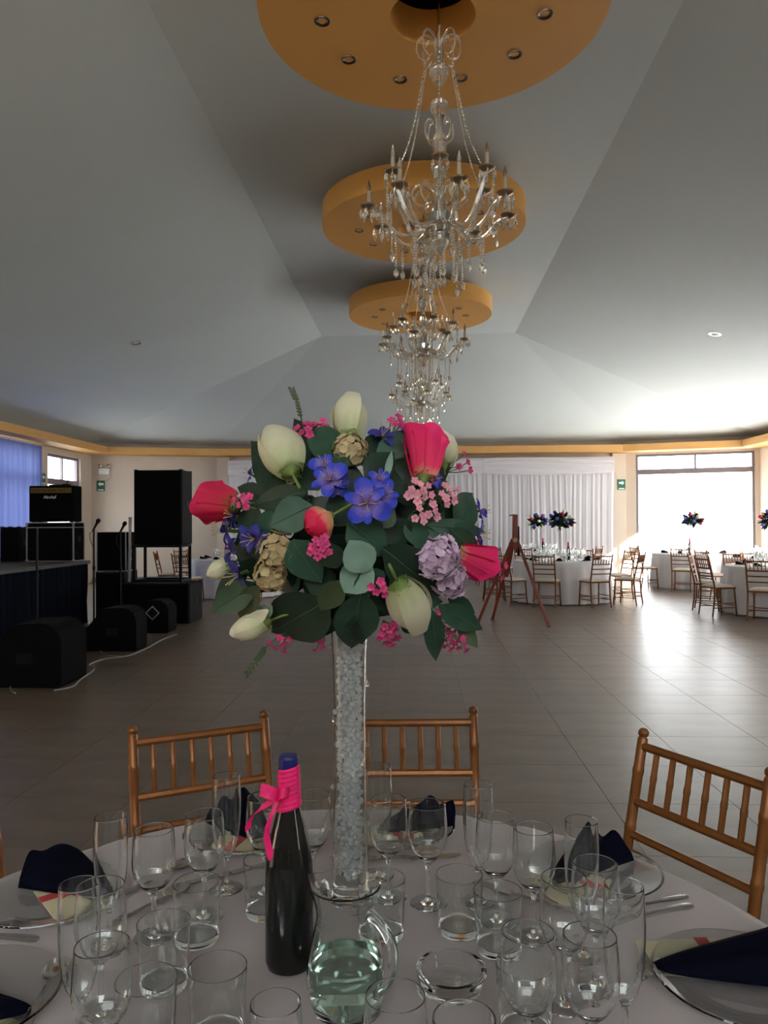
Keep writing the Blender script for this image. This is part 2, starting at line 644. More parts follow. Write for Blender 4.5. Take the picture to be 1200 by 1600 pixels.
# ceiling: flat centre strip, long slopes, hipped far end
CZ, HW, HE, EZ = 4.81, 1.72, 13.65, 3.52
hx, hy = SIDE+.02, CHY+.02
cv = [(-HW, BACK, CZ), (HW, BACK, CZ), (HW, HE, CZ), (-HW, HE, CZ),
      (-hx, BACK, EZ), (-hx, hy, EZ), (-CHX, FARY+.02, EZ), (CHX, FARY+.02, EZ), (hx, hy, EZ), (hx, BACK, EZ)]
cf = [(0, 1, 2, 3), (4, 0, 3, 5), (5, 3, 6), (6, 3, 2, 7), (7, 2, 8), (8, 2, 1, 9)]
up = [(x, y, z+.12) for x, y, z in cv]
n = len(cv)
ceil = MB().add(cv+up, [q[::-1] for q in cf] + [tuple(i+n for i in q) for q in cf])
struct(ceil.build('ceiling', M['ceil'], angle=0))
# roof over the ceiling so that no daylight leaks in above the walls
struct(MB().box((0, (BACK+FARY)/2, 5.15), (2*SIDE+1.4, FARY-BACK+1.2, .15)).build('roof', M['wall'], angle=0))

# cornice ledge round the room
poly = [(SIDE, BACK), (SIDE, CHY), (CHX, FARY), (-CHX, FARY), (-SIDE, CHY), (-SIDE, BACK)]
W = .55
ip = [(SIDE-W, BACK), (SIDE-W, CHY-.36), (CHX-.2, FARY-W), (-CHX+.2, FARY-W), (-SIDE+W, CHY-.36), (-SIDE+W, BACK)]
nm = ['trim_1', 'trim_2', 'trim_3', 'trim_4', 'trim_5']
for k in range(5):
    a, b, c, d = poly[k], poly[k+1], ip[k+1], ip[k]
    z0, z1 = 3.215, 3.385
    b8 = [(*a, z0), (*b, z0), (*c, z0), (*d, z0), (*a, z1), (*b, z1), (*c, z1), (*d, z1)]
    struct(MB().add(b8, [(0, 1, 2, 3), (7, 6, 5, 4), (0, 4, 5, 1), (1, 5, 6, 2), (2, 6, 7, 3), (3, 7, 4, 0)]).build(nm[k], M['cornice'], angle=0))

# baseboards on the far walls
for nme, p0, p1 in (('baseboard_far', (CHX-.02, FARY-.012), (-CHX+.02, FARY-.012)), ('baseboard_far_left', (-CHX, FARY-.02), (-SIDE+.03, CHY-.02))):
    a, b = Vector((*p0, .06)), Vector((*p1, .06))
    d = b-a
    m = Matrix.Translation((a+b)/2) @ Matrix.Rotation(math.atan2(d.y, d.x), 4, 'Z')
    struct(MB().box((0, 0, 0), (d.length, .02, .12), m).build(nme, M['base'], angle=0))
# pilasters beside the backdrop
for nme, xx in (('trim_6', -5.12), ('trim_7', 5.12)):
    struct(MB().box((xx, FARY-.06, 1.6), (.34, .12, 3.2)).build(nme, M['wall'], angle=0))
struct(MB().box((0, 60, -.2), (400, 400, .1)).build('ground', M['ground'], angle=0))


# ------------------------------------------------------------------ recessed lights and ceiling discs
def downlight(parent, x, y, z, r=.05, m=None):
    """rim and reflector of a recessed lamp"""
    mm = m or Matrix.Translation((x, y, z))
    a = MB().lathe([(r*.72, .004), (r*.74, -.004), (r, -.006), (r*1.04, -.001), (r*1.04, .003)], 20, mm).build('rim', M['darkrim'] if r < .06 else M['chrome'], parent)
    MB().lathe([(0, .012), (r*.30, .011), (r*.34, .003), (r*.6, .001), (r*.74, -.003)], 20, mm).build('lamp', M['lampglass'], a if parent is None else parent)
    return a


DISCS = [(.10, 4.53), (.065, 7.82), (.035, 11.13)]
dl = ['nearest', 'middle', 'farthest']
for k, (dx, dy) in enumerate(DISCS):
    t = thing('ceiling_disc', ['largest looking orange ceiling disc with a dark round hole above the nearest chandelier',
                               'orange ceiling disc behind the arms of the nearest chandelier',
                               'smallest looking orange ceiling disc, the farthest of the three'][k], 'ceiling panel',
              (dx, dy, 4.46), 0, 'round orange ceiling discs')
    R, ri, th = 1.03, .255, .22
    MB().lathe([(ri, 0), (R, 0), (R+.001, .004), (R+.001, th-.004), (R, th), (ri, th), (ri, 0)], 96).build('panel', M['orange'], t, angle=30)
    MB().lathe([(.262, th-.001), (.262, .344), (0, .344), (0, .338), (.256, .338), (.256, th-.001)], 48).build('black_shade_cup', M['black'], t, angle=30)  # black cup added over the hole, its colour stands in for the shade inside
    hang = MB()
    for q in range(4):
        hang.tube([(.6*cos(q*pi/2+.5), .6*sin(q*pi/2+.5), th-.01), (.6*cos(q*pi/2+.5), .6*sin(q*pi/2+.5), .36)], .012, 8)
    hang.build('hanger_rods', M['steel'], t)
    for q in range(10):
        a = 2*pi*q/10+pi/10+.32
        dlm = downlight(t, .66*cos(a), .66*sin(a), 0, .046)
        dlm.name = 'downlight_rim'
for (px, py, lab) in ((213, 536, 'round recessed lamp on the left ceiling slope above the black speakers'),
                      (1117, 522, 'round recessed lamp on the right ceiling slope above the bright opening')):
    # meet the slope plane
    r = CAMR @ Vector(((px-600)/F, (800-py)/F, -1))
    sgn = 1 if px > 600 else -1
    k = (CZ-EZ)/(SIDE-HW)
    # z = CZ - k (sgn x - HW)
    tt = (CZ + k*HW - EYE)/(r.z + k*sgn*r.x)
    P = Vector((0, 0, EYE))+r*tt
    t = thing('recessed_lamp', lab, 'ceiling lamp', P, 0)
    t.rotation_euler = (0, sgn*math.atan(k), 0)
    downlight(t, 0, 0, 0, .095)


# ------------------------------------------------------------------ chandeliers
def make_chandelier(label):
    t = thing('crystal_chandelier', label, 'chandelier', (0, 0, 0), 0, 'crystal chandeliers under the orange discs')
    # z=0 at the floor of the thing: body hub 1.85 m above the eye, local zero at hub
    MB().tube([(0, 0, .25), (0, 0, 1.552)], .008, 8).build('rod', M['chrome'], t)
    col = MB()
    col.lathe([(0, .02), (.030, .03), (.034, .10), (.022, .18), (.03, .22), (.040, .26), (.03, .30), (.016, .32), (.016, .36), (.03, .38),
               (.045, .42), (.048, .455), (.03, .50), (.014, .52), (0, .52)], 14)
    col.build('glass_column', M['crystal'], t)
    for z, r in ((.66, .056), (.87, .06)):
        MB().lathe([(0, z-.07), (r*.5, z-.065), (r, z-.01), (r*.9, z+.03), (r*.35, z+.055), (0, z+.06)], 12).build('glass_ball', M['crystal'], t)
    # scroll crowns
    def scroll(R, z0, hgt, n, nm, off=0.):
        for q in range(n):
            a = 2*pi*q/n+off
            pts = [(.018*cos(a), .018*sin(a), z0)]
            for s in range(15):
                b = pi*(1.0-1.75*s/14)
                k = R*(.42-.16*s/14)
                rr = R*.55+k*cos(b)
                pts.append((rr*cos(a), rr*sin(a), z0+hgt*(.55+.45*sin(b)*(1-.3*s/14))))
            MB().tube(pts, [.009-.004*s/15 for s in range(16)], 6).build(nm, M['crystal'], t)
    scroll(.15, .90, .20, 8, 'crown_scroll')
    scroll(.19, .03, .17, 10, 'hub_scroll', .2)
    scroll(.10, .62, -.17, 6, 'middle_scroll', .3)
    # hub and silver cup
    MB().lathe([(0, -.09), (.05, -.085), (.068, -.03), (.072, .018), (.060, .026), (.056, .01), (0, .0)], 16).build('hub_cup', M['chrome'], t)
    bowl = MB().lathe([(0, -.215), (.012, -.21), (.03, -.185), (.055, -.14), (.06, -.10), (.045, -.09), (0, -.09)], 12).build('bottom_bowl', M['crystal'], t)

    def arm(a, R, dip, top, nm):
        pts = []
        for s in range(15):
            u = s/14
            r = .05+(R-.05)*(1-(1-u)**1.25)
            z = -.02-dip*sin(min(1, u*1.35)*pi)*.8 + (top+.02)*max(0, (u-.35)/.65)**1.5
            pts.append((r*cos(a), r*sin(a), z))
        o = MB().tube(pts, .0115, 8).build(nm, M['crystal'], t)
        x, y, z = pts[-1]
        mm = Matrix.Translation((x, y, z))
        MB().lathe([(0, -.012), (.018, -.008), (.046, .006), (.050, .014), (.044, .011), (.016, .004), (0, .004)], 14, mm).build('drip_tray', M['brass'], o)
        MB().lathe([(.013, .004), (.0125, .03), (.0115, .095), (0, .096)], 10, mm).build('candle_sleeve', M['candle'], o)
        MB().lathe([(.006, .094), (.013, .112), (.012, .125), (.004, .155), (0, .165)], 8, mm).build('flame_bulb', M['crystal'] if rng.random() < .5 else M['brass'], o)
        # crystals hung round the tray
        dr = MB()
        for q in range(6):
            b = 2*pi*q/6+a
            px, py = x+.047*cos(b), y+.047*sin(b)
            dr.tube([(px, py, z+.006), (px, py, z-.012), (px, py, z-.022), (px, py, z-.042), (px, py, z-.062), (px, py, z-.072)], [.0015, .0015, .006, .012, .0075, .001], 6)
        dr.build('tray_crystals', M['crystal'], o, angle=20)
        return pts

    def strand(x, y, z, ln, drop=.022, nm='crystal_strand'):
        k = max(4, int(ln/.016))
        pts, rs = [], []
        for q in range(k):
            zz = z-ln*q/k
            pts += [(x, y, zz), (x, y, zz-ln/k*.5)]
            rs += [.0022, .0092]
        pts.append((x, y, z-ln))
        rs.append(.0015)
        o = MB().tube(pts, rs, 6).build(nm, M['crystal'], t, angle=20)
        MB().lathe([(0, 0), (.004, -.006), (drop*.55, -.022), (drop*.72, -.038), (drop*.5, -.055), (0, -.066)], 8, Matrix.Translation((x, y, z-ln))).build('pendant', M['crystal'], o, angle=20)
    tips = []
    for q in range(8):
        a = 2*pi*q/8+.22
        p = arm(a, .425, .12, .035, 'lower_arm')
        tips.append(p[-1])
        strand(p[7][0], p[7][1], p[7][2]-.008, .15+.05*(q % 3), .024)
        strand(p[10][0], p[10][1], p[10][2]-.008, .07+.04*(q % 2), .020)
    for q in range(6):
        a = 2*pi*q/6+.5
        p = arm(a, .31, .06, .21, 'upper_arm')
        strand(p[-1][0]*1.12, p[-1][1]*1.12, p[-1][2]-.01, .16+.05*(q % 2), .020)
        # bead chain from the crown down to each upper arm
        top, end = Vector((.085*cos(a), .085*sin(a), .93)), Vector((p[-1][0]*.95, p[-1][1]*.95, p[-1][2]))
        pts, rs = [], []
        for s in range(61):
            u = s/60
            v = top.lerp(end, u)
            v.z -= .05*sin(u*pi)
            v.x *= 1-.10*sin(u*pi)
            v.y *= 1-.10*sin(u*pi)
            pts.append(v)
            rs.append(.0025 if s % 2 else .0065)
        MB().tube(pts, rs, 5).build('bead_chain', M['crystal'], t, angle=20)
    for q in range(14):
        a = 2*pi*q/14
        r = .09 if q % 2 else .17
        strand(r*cos(a), r*sin(a), -.10, .15+.06*((q*7) % 3), .024)
    MB().tube([(.17*cos(2*pi*q/28), .17*sin(2*pi*q/28), -.098) for q in range(29)], .004, 6, cap=False).build('strand_ring', M['chrome'], t)
    strand(0, 0, -.215, .13, .03)
    return t


ch = make_chandelier('nearest crystal chandelier with candle arms and hanging bead strands')
hubz = EYE+1.80
ch.location = (.135, 4.53, hubz)
c2 = dup(ch, (.055, 7.82, hubz-.0), .35, 'middle crystal chandelier hanging below the second orange disc')
c3 = dup(ch, (.035, 11.13, hubz+.0), .8, 'farthest crystal chandelier, smallest, just above the bouquet')


# ------------------------------------------------------------------ bamboo-style banquet chair
def make_chair(label):
    t = thing('banquet_chair', label, 'chair', (0, 0, 0), 0)
    g = M['gold']
    w, dp, sh = .183, .165, .44     # half width, half depth, seat height; back at -y

    def spindle(p, q, r, nodes=2):
        p, q = Vector(p), Vector(q)
        pts, rs = [p], [r]
        for k in range(1, nodes+1):
            c = p.lerp(q, k/(nodes+1))
            e = (q-p).normalized()*.006
            pts += [c-e*1.6, c-e, c+e, c+e*1.6]
            rs += [r, r*1.15, r*1.15, r]
        pts.append(q)
        rs.append(r)
        return pts, rs
    lean = .105

    def back(z):
        return -dp - .005 - lean*max(0, (z-.44)/.48)
    for s in (-1, 1):
        x = s*w
        p1 = [(x, -dp-.05, 0), (x, -dp-.02, .2), (x, -dp-.005, .44)]
        zz = [.44, .52, .525, .535, .54, .66, .665, .675, .68, .80, .805, .815, .82, .89]
        rr = [.0135, .0135, .0150, .0150, .0135, .0135, .0150, .0150, .0135, .0135, .0150, .0150, .0135, .0135]
        pts = p1[:2]+[(x, back(z), z) for z in zz]
        rs = [.011, .0135]+rr
        for z, r in ((.896, .010), (.900, .0135), (.908, .0142), (.915, .010), (.918, .004)):
            pts.append((x, back(z), z))
            rs.append(r)
        MB().tube(pts, rs, 10).build('rear_leg', g, t)
        a, b = spindle((x*.98, dp-.01, .43), (x*1.06, dp+.02, 0), .0135, 3)
        MB().tube(a, b, 8).build('front_leg', g, t)
        a, b = spindle((x, dp, .20), (x, -dp-.02, .20), .008, 1)
        MB().tube(a, b, 6).build('side_stretcher', g, t)
        a, b = spindle((x, dp, .13), (x, -dp-.03, .13), .008, 1)
        MB().tube(a, b, 6).build('side_stretcher', g, t)
    for z, r in ((.872, .0115), (.735, .0115), (.655, .0105), (.572, .0105)):
        MB().tube([(-w, back(z), z), (w, back(z), z)], r, 8).build('back_rail', g, t)
    for k in range(6):
        x = -w+2*w*(k+1)/7
        a, b = spindle((x, back(.735), .735), (x, back(.872), .872), .0075, 1)
        MB().tube(a, b, 8).build('spindle', g, t)
    for y in (dp+.005, -dp-.02):
        a, b = spindle((-w, y, .165), (w, y, .165), .008, 2)
        MB().tube(a, b, 6).build('cross_stretcher', g, t)
    MB().box((0, 0, .432), (2*w+.03, 2*dp+.03, .026), bev=.006).build('seat_frame', g, t)

    def cu(u, v):
        x, y = (u*2-1), (v*2-1)
        z = .446+.036*(max(0, (1-x**6)*(1-y**6)))**.5
        return ((w+.005)*x, (dp+.003)*y, z)
    MB().grid(cu, 12, 12).build('seat_cushion', M['cushion'], t)
    return t


TC = Vector((-.145, 1.12, 0))


def face(p, q):
    """rotation that turns the chair's front (+y) from p toward q"""
    d = Vector((q[0]-p[0], q[1]-p[1]))
    return math.atan2(d.y, d.x)-pi/2


chair0 = make_chair('bronze bamboo style chair behind the glass vase, back square to the camera')
CHAIRS = []


def place(x, y, rz, label, group, first=[True]):
    if first[0]:
        c = chair0
        first[0] = False
        c.location = (x, y, 0)
        c.rotation_euler = (0, 0, rz)
        c['label'] = label
        c['group'] = group
        return c
    return dup(chair0, (x, y, 0), rz, label, group)


def near_chair(pc, ang, label):
    # pc: centre of the back at the top; the seat centre lies .30 in front
    f = Vector((-sin(ang), cos(ang)))
    p = Vector(pc)+f*.275
    place(p.x, p.y, ang, label, 'chairs around the near table')


GN = 'chairs around the near table'
near_chair((-.028, 2.275), radians(183), 'bronze bamboo style chair behind the glass vase, back square to the camera')
near_chair((-.617, 2.135), radians(209), 'bronze bamboo style chair behind the flute, left of the black bottle')
near_chair((.680, 1.895), radians(120.5), 'bronze bamboo style chair right of the table, back sloping down to the right')
near_chair((-1.205, 1.755), radians(236), 'bronze chair cut off by the left edge of the photo')

# ------------------------------------------------------------------ near table
TR, TZ = .805, .75
t = thing('round_table', 'round banquet table under the white cloth in the foreground', 'table', TC)
MB().lathe([(0, .725), (TR-.02, .725), (TR-.006, .732), (TR-.006, .743), (TR-.02, .7465), (0, .7465)], 64).build('tabletop', M['blackside'], t)
for q in range(4):
    a = q*pi/2+.6
    MB().tube([(.55*cos(a), .55*sin(a), .725), (.56*cos(a), .56*sin(a), 0)], .016, 8).build('leg', M['steel'], t)


def cloth_mesh(R, zt, drop, folds, seed, amp=.05, nu=160):
    rr = random.Random(seed)
    ph = [rr.uniform(0, 6.28) for _ in range(4)]
    prof = [0, .3, .6, .85, .96, 1.0]
    mb = MB()
    rings = []
    n = nu
    vs = [(0, 0, zt)]
    fs = []
    levels = [(R*k, zt, 0) for k in (.25, .5, .75, .9, .97)]+[(R*.995, zt-.003, 0), (R*1.006, zt-.014, .02)]
    for k in range(1, 9):
        u = k/8
        levels.append((R*1.008+.035*u, zt-.014-(drop-.014)*u, u))
    for (r, z, u) in levels:
        for k in range(n):
            a = 2*pi*k/n
            w = u**.8*amp*(sin(folds*a+ph[0]+.6*sin(3*a+ph[1]))+.35*sin(folds*1.7*a+ph[2]))
            vs.append(((r+w)*cos(a), (r+w)*sin(a), z))
    for k in range(n):
        fs.append((0, 1+k, 1+(k+1) % n))
    for l in range(len(levels)-1):
        b = 1+l*n
        for k in range(n):
            k2 = (k+1) % n
            fs.append((b+k, b+n+k, b+n+k2, b+k2))
    return mb.add(vs, fs)


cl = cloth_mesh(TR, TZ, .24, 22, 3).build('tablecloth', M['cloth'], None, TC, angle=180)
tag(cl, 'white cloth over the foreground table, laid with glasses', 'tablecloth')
ZT = TZ+.0005

# ---------------- glassware


def wine_glass(label, h=.185, rb=.0368, rr=.0335, name='wine_glass', cat='glass'):
    t = thing(name, label, cat)
    hs = h*.40
    foot = [(0, 0), (.033, 0), (.0345, .0012), (.033, .0026), (.018, .0048), (.0075, .008), (.0045, .014), (0, .014)]
    MB().lathe(foot, 28).build('foot', M['glass'], t)
    MB().lathe([(0, .0135), (.0044, .0135), (.0037, hs*.5), (.0040, hs*.85), (.0062, hs-.002), (0, hs+.0005)], 14).build('stem', M['glass'], t)
    H = h-hs
    out = []
    for k in range(15):
        u = k/14
        r = rb*(sin(min(u/.5, 1)*pi/2)**.62) if u < .5 else rb+(rr-rb)*((u-.5)/.5)**1.7
        out.append((max(r, .004) if k else .0045, hs-.001+H*u))
    inn = [(max(r-.0012, .001), z+(.0022 if i < 3 else .0)) for i, (r, z) in enumerate(out)]
    inn = [(r, z) for r, z in inn]
    prof = [(0, hs-.001)]+out[:-1]+[(out[-1][0], h-.0006), (out[-1][0]-.0006, h)]+inn[::-1][0:-1]
    prof[-1] = (prof[-1][0], prof[-1][1])
    prof.append((0, hs+.0035))
    MB().lathe(prof, 36).build('bowl', M['glass'], t, angle=60)
    return t


def flute(label, h=.22):
    t = thing('champagne_flute', label, 'glass')
    hs = .062
    foot = [(0, 0), (.030, 0), (.0315, .0012), (.030, .0026), (.016, .0048), (.007, .008), (.0043, .014), (0, .014)]
    MB().lathe(foot, 26).build('foot', M['glass'], t)
    MB().lathe([(0, .0135), (.0042, .0135), (.0038, hs*.6), (.0048, hs*.9), (.006, hs-.001), (0, hs)], 14).build('stem', M['glass'], t)
    out = [(.0046, hs-.001), (.011, hs+.006), (.0175, hs+.018), (.0225, hs+.035), (.0258, hs+.058), (.0275, hs+.085), (.0280, hs+.11), (.0272, hs+.135), (.0262, h)]
    inn = [(r-.0012, z+(.0035 if i == 0 else .0)) for i, (r, z) in enumerate(out)][1:]
    prof = [(0, hs-.001)]+out[:-1]+[(out[-1][0], h-.0006), (out[-1][0]-.0006, h)]+inn[::-1]+[(0, hs+.006)]
    MB().lathe(prof, 32).build('bowl', M['glass'], t, angle=60)
    return t


def tumbler(label, h=.10):
    o = MB().lathe([(0, .0005), (.032, .0005), (.0352, .002), (.0362, .006), (.0405, h-.0006), (.0399, h), (.0393, h-.0006), (.0350, .017), (.0335, .014), (0, .013)], 40).build('tumbler', M['thick'], angle=50)
    return tag(o, label, 'glass')


wg0 = wine_glass('')
fl0 = flute('')
tb0 = tumbler('')
WG = [(-.062, 1.464, 'wine glass right beside the tall vase, in front of the navy napkin'),
      (.012, 1.443, 'wine glass second to the right of the vase, napkin seen through its bowl'),
      (.192, 1.336, 'wine glass overlapping another one, right of the squat tumbler'),
      (.133, 1.385, 'wine glass just left of its twin, in front of the tall flute'),
      (-.392, 1.381, 'round wine glass in front of the flute, left of the black bottle'),
      (-.460, 1.310, 'wine glass in front of the left chair post, beside the left flute'),
      (-.300, 1.472, 'wine glass behind the pink ribbon tails of the bottle'),
      (-.210, 1.488, 'wine glass half hidden behind the bottle neck, left of the vase'),
      (.210, 1.151, 'left one of the two crossing wine glasses before the right napkin'),
      (.267, 1.203, 'wine glass directly in front of the right flute and napkin'),
      (.213, .995, 'large looking wine glass near the right, rim below the crossing pair'),
      (.136, 1.000, 'wine glass standing in front of the clear tumbler at lower right'),
      (-.467, 1.105, 'wine glass behind the left flute, beside the left plate'),
      (-.400, .951, 'wine glass at lower left in front of the glass cluster'),
      (-.030, .861, 'wine glass at the bottom edge in front of the jug handle'),
      (.044, .825, 'wine glass at the bottom edge in front of the ashtray')]
FL = [(-.467, 1.035, 'champagne flute nearest on the left, in front of the left napkin'),
      (-.521, 1.274, 'champagne flute on the left beside the left chair post'),
      (-.378, 1.486, 'tall champagne flute left of the pink bow, napkin seen through it'),
      (.106, 1.450, 'tall champagne flute in front of the middle chair right post'),
      (.262, 1.280, 'champagne flute standing before the right navy napkin'),
      (-.086, 1.550, 'champagne flute half hidden behind the tall vase'),
      (.272, 1.055, 'champagne flute right of the crossing wine glasses, near the forks'),
      (-.150, .786, 'champagne flute at the bottom edge left of the jug')]
TU = [(.065, 1.346, 'squat clear tumbler standing alone right of the vase'),
      (-.068, 1.326, 'clear tumbler just behind the jug rim, right of the vase foot'),
      (-.283, 1.395, 'clear tumbler half hidden behind the left side of the bottle'),
      (.126, 1.289, 'clear tumbler under the pair of wine glasses on the right'),
      (-.382, 1.301, 'clear tumbler below the round wine glass left of the bottle'),
      (-.282, 1.056, 'large looking clear tumbler left of the bottle foot'),
      (-.396, 1.171, 'clear tumbler amid the left cluster of glasses'),
      (.142, 1.078, 'clear tumbler right of the ashtray, behind the front wine glass'),
      (-.370, 1.024, 'clear tumbler in the lower left cluster, near the spoon')]
for lst, proto, grp in ((WG, wg0, 'wine glasses on the near table'), (FL, fl0, 'champagne flutes on the near table'), (TU, tb0, 'tumblers on the near table')):
    for k, (x, y, lab) in enumerate(lst):
        if k == 0:
            proto.location = (x, y, ZT)
            proto['label'] = lab
            proto['group'] = grp
            proto.rotation_euler = (0, 0, 0)
        else:
            dup(proto, (x, y, ZT), k*1.3, lab, grp)

# ---------------- jug
J = thing('water_jug', 'clear glass water jug with handle, half full, in front of the vase', 'jug', (-.112, 1.131, ZT))
out = [(.044, 0), (.049, .003), (.0545, .02), (.0575, .045), (.056, .07), (.050, .10), (.0435, .125), (.0425, .14), (.045, .155), (.049, .168), (.0515, .176)]
inn = [(r-.0024, z) for r, z in out[2:]]
jb = MB().lathe([(0, 0)]+out+[(.0525, .179), (.0505, .1805)]+inn[::-1]+[(.046, .0075), (0, .0065)], 48)
for i, (x, y, z) in enumerate(jb.v):     # pouring lip on the left
    if z > .15:
        a = math.atan2(y, x)
        d = abs((a-pi*.88+pi) % (2*pi)-pi)
        s = max(0, 1-d/.5)**2*(z-.15)/.03*.013
        jb.v[i] = (x+s*cos(a), y+s*sin(a), z+s*.3)
jb.build('body', M['thick'], J, angle=60)
ins = [(.0, .0069), (.0457, .0079), (.0518, .02), (.0549, .045), (.0536, .069), (.0525, .0725), (0, .072)]
MB().lathe(ins, 40).build('water', M['water'], J, angle=50)
hp = []
ha = -.62
for k in range(14):
    u = k/13
    r = .0445+.040*sin(pi*u)**.7+.008*u
    z = .150-.11*u+.012*sin(pi*u)
    hp.append((r*cos(ha), r*sin(ha), z))
MB().tube(hp, [.009]+[.0075]*11+[.008, .010], 10).build('handle', M['thick'], J)

# ---------------- ashtray
A_ = MB().lathe([(0, 0), (.040, 0), (.047, .004), (.0525, .022), (.054, .030), (.051, .033), (.047, .031), (.040, .012), (.034, .008), (0, .0075)], 40)
for i, (x, y, z) in enumerate(A_.v):
    if z > .024:
        a = math.atan2(y, x)
        A_.v[i] = (x, y, z-.006*max(0, cos(3*a+.5))**8)
tag(A_.build('ashtray', M['thick'], None, (.044, 1.183, ZT), angle=50), 'round clear glass ashtray on the cloth right of the jug', 'ashtray')

# ---------------- bottle
B = thing('wine_bottle', 'black wine bottle with pink ribbon neck and bow in front of the vase', 'bottle', (-.213, 1.236, ZT))
MB().lathe([(0, .004), (.028, .0), (.036, .003), (.0385, .012), (.0385, .150), (.037, .168), (.0325, .195), (.0255, .225), (.019, .25), (.0155, .268), (.0145, .29), (.0145, .325), (0, .325)], 40).build('body', M['bottle'], B)


def wrap(z0, z1, r0, r1, nrib, tilt=0.):
    mb = MB()
    prof = []
    for k in range(nrib*4+1):
        u = k/(nrib*4)
        prof.append((r0+(r1-r0)*u+.0007*abs(sin(u*nrib*pi)), z0+(z1-z0)*u))
    mb.lathe(prof, 28)
    for i, (x, y, z) in enumerate(mb.v):
        mb.v[i] = (x, y, z+tilt*x)
    return mb


MB().lathe([(.0152, .30), (.0158, .318), (.0162, .3315), (.0145, .336), (0, .3365)], 24).build('navy_wrap', M['navyr'], B)
wrap(.252, .318, .0205, .0170, 9, .22).build('pink_wrap', M['pinkr'], B)


def ribbon(pts, w, side):
    """flat ribbon along pts, width direction per point"""
    mb = MB()
    vs = []
    for p, s in zip(pts, side):
        p = Vector(p)
        s = Vector(s).normalized()*w/2
        vs += [p-s, p-s*.3+s.cross(Vector((1, 0, 0)))*.1, p+s*.3, p+s]
    fs = []
    for i in range(len(pts)-1):
        for k in range(3):
            fs.append((i*4+k, i*4+k+1, (i+1)*4+k+1, (i+1)*4+k))
    return mb.add(vs, fs)


kn = Vector((-.012, -.019, .277))
MB().ball(kn, (.007, .006, .009), 10, 6).build('bow_knot', M['pinkr'], B)
for q, (dx, dz, wd) in enumerate(((-.030, .010, .020), (.016, .006, .016))):
    pts, sd_ = [], []
    for k in range(17):
        a = 2*pi*k/16
        u = (1-cos(a))/2
        pts.append(kn+Vector((dx*u, -.004-.010*sin(a), dz*u+.006*sin(a))))
        sd_.append((.15, .25*sin(a), 1))
    ribbon(pts, wd, sd_).build('bow_loop', M['pinkr'], B, angle=180)
for tail in ([(0, 0, 0), (-.012, -.006, -.008), (-.028, -.008, -.016), (-.042, -.004, -.030), (-.050, .0, -.045), (-.050, .002, -.055)],
             [(0, 0, -.002), (-.008, -.008, -.020), (-.016, -.010, -.042), (-.019, -.008, -.062), (-.016, -.007, -.080), (-.011, -.008, -.096)]):
    ribbon([kn+Vector(p) for p in tail], .012, [(.75, .1, .55)]*len(tail) if tail[1][0] > -.01 else [(.35, .1, 1)]*3+[(.8, .1, .6)]*3).build('bow_tail', M['pinkr'], B, angle=180)

# ---------------- vase
V = thing('trumpet_vase', 'tall narrow glass vase filled with clear crystals holding the large bouquet', 'vase', (-.135, 1.468, ZT))
vo = [(.050, 0), (.052, .002), (.050, .005), (.038, .012), (.0345, .03), (.0335, .10), (.0300, .22), (.0300, .36), (.0325, .46), (.036, .52)]
vi = [(r-.0022, z) for r, z in vo[5:]]
MB().lathe([(0, 0)]+vo+[(.0350, .5215)]+vi[::-1]+[(.031, .034), (0, .03)], 40).build('glass_wall', M['glass'], V, angle=60)
gel = MB()
rg = random.Random(5)
zz = .044
while zz < .50:
    for q in range(9):
        a = q*2*pi/9+rg.uniform(0, .5)+zz*40
        rad = .0212+rg.uniform(-.004, .001)
        s = rg.uniform(.0040, .0060)
        gel.ball((0, 0, 0), (s*rg.uniform(.8, 1.2), s*rg.uniform(.8, 1.1), s*rg.uniform(.9, 1.5)), 6, 4,
                 Matrix.Translation((rad*cos(a), rad*sin(a), zz+rg.uniform(-.004, .004))) @ Euler((rg.uniform(0, 3), rg.uniform(0, 3), 0)).to_matrix().to_4x4())
    for q in range(3):
        gel.ball((.009*cos(q*2.1+zz*90), .009*sin(q*2.1+zz*90), zz), (.007, .007, .006), 6, 4)
    zz += .0098
g = gel.build('gel_crystals', M['gel'], V, angle=0)
g['kind'] = 'stuff'
gar = MB()
pts = []
for k in range(90):
    u = k/89
    z = .05+.43*u
    r = .0365 if z < .1 else .0322+abs(z-.28)*.008
    a = u*2*pi*3.2+2.2
    pts.append((r*cos(a), r*sin(a), z))
gar.tube(pts, .0007, 4)
for k in range(3, 90, 5):
    x, y, z = pts[k]
    gar.ball((x*1.05, y*1.05, z), (.0042, .0042, .0055), 6, 4)
gar.build('bead_garland', M['crystal'], V)

# ---------------- bouquet: every leaf and flower is a part of the arrangement
BC = at(300+590/2.4, 590+590/2.4, Y=1.468)          # centre of the flower ball
BQ = thing('flower_bouquet', 'large bouquet of cream and pink roses, blue flowers and green leaves on the tall vase', 'bouquet', (-.135, 1.468, 1.272))
BQL = Vector(BQ.location)
BR = 470*.000511
CAMP = Vector((0, 0, EYE))


def fp(zx, zy, k=1.0, off=0.0):
    """point on the flower ball (room coordinates), k = share of the ball's depth"""
    dx, dy = zx-590, zy-570
    d = BR*.80*sqrt(max(.0, 1-(dx*dx+dy*dy)/(480.0**2)))*k+off
    return at(300+zx/2.4, 590+zy/2.4, Y=1.468-d)


def orient(zaxis, hint=(0, -1, 0)):
    z = Vector(zaxis).normalized()
    h = Vector(hint)
    x = h.cross(z)
    if x.length < 1e-4:
        x = Vector((1, 0, 0)).cross(z)
    x.normalize()
    y = z.cross(x)
    return Matrix((x, y, z)).transposed().to_4x4()


MB().ball(BC-BQL-Vector((0, -.02, .02)), (.115, .115, .10), 14, 10).build('moss_foam', M['foam'], BQ)


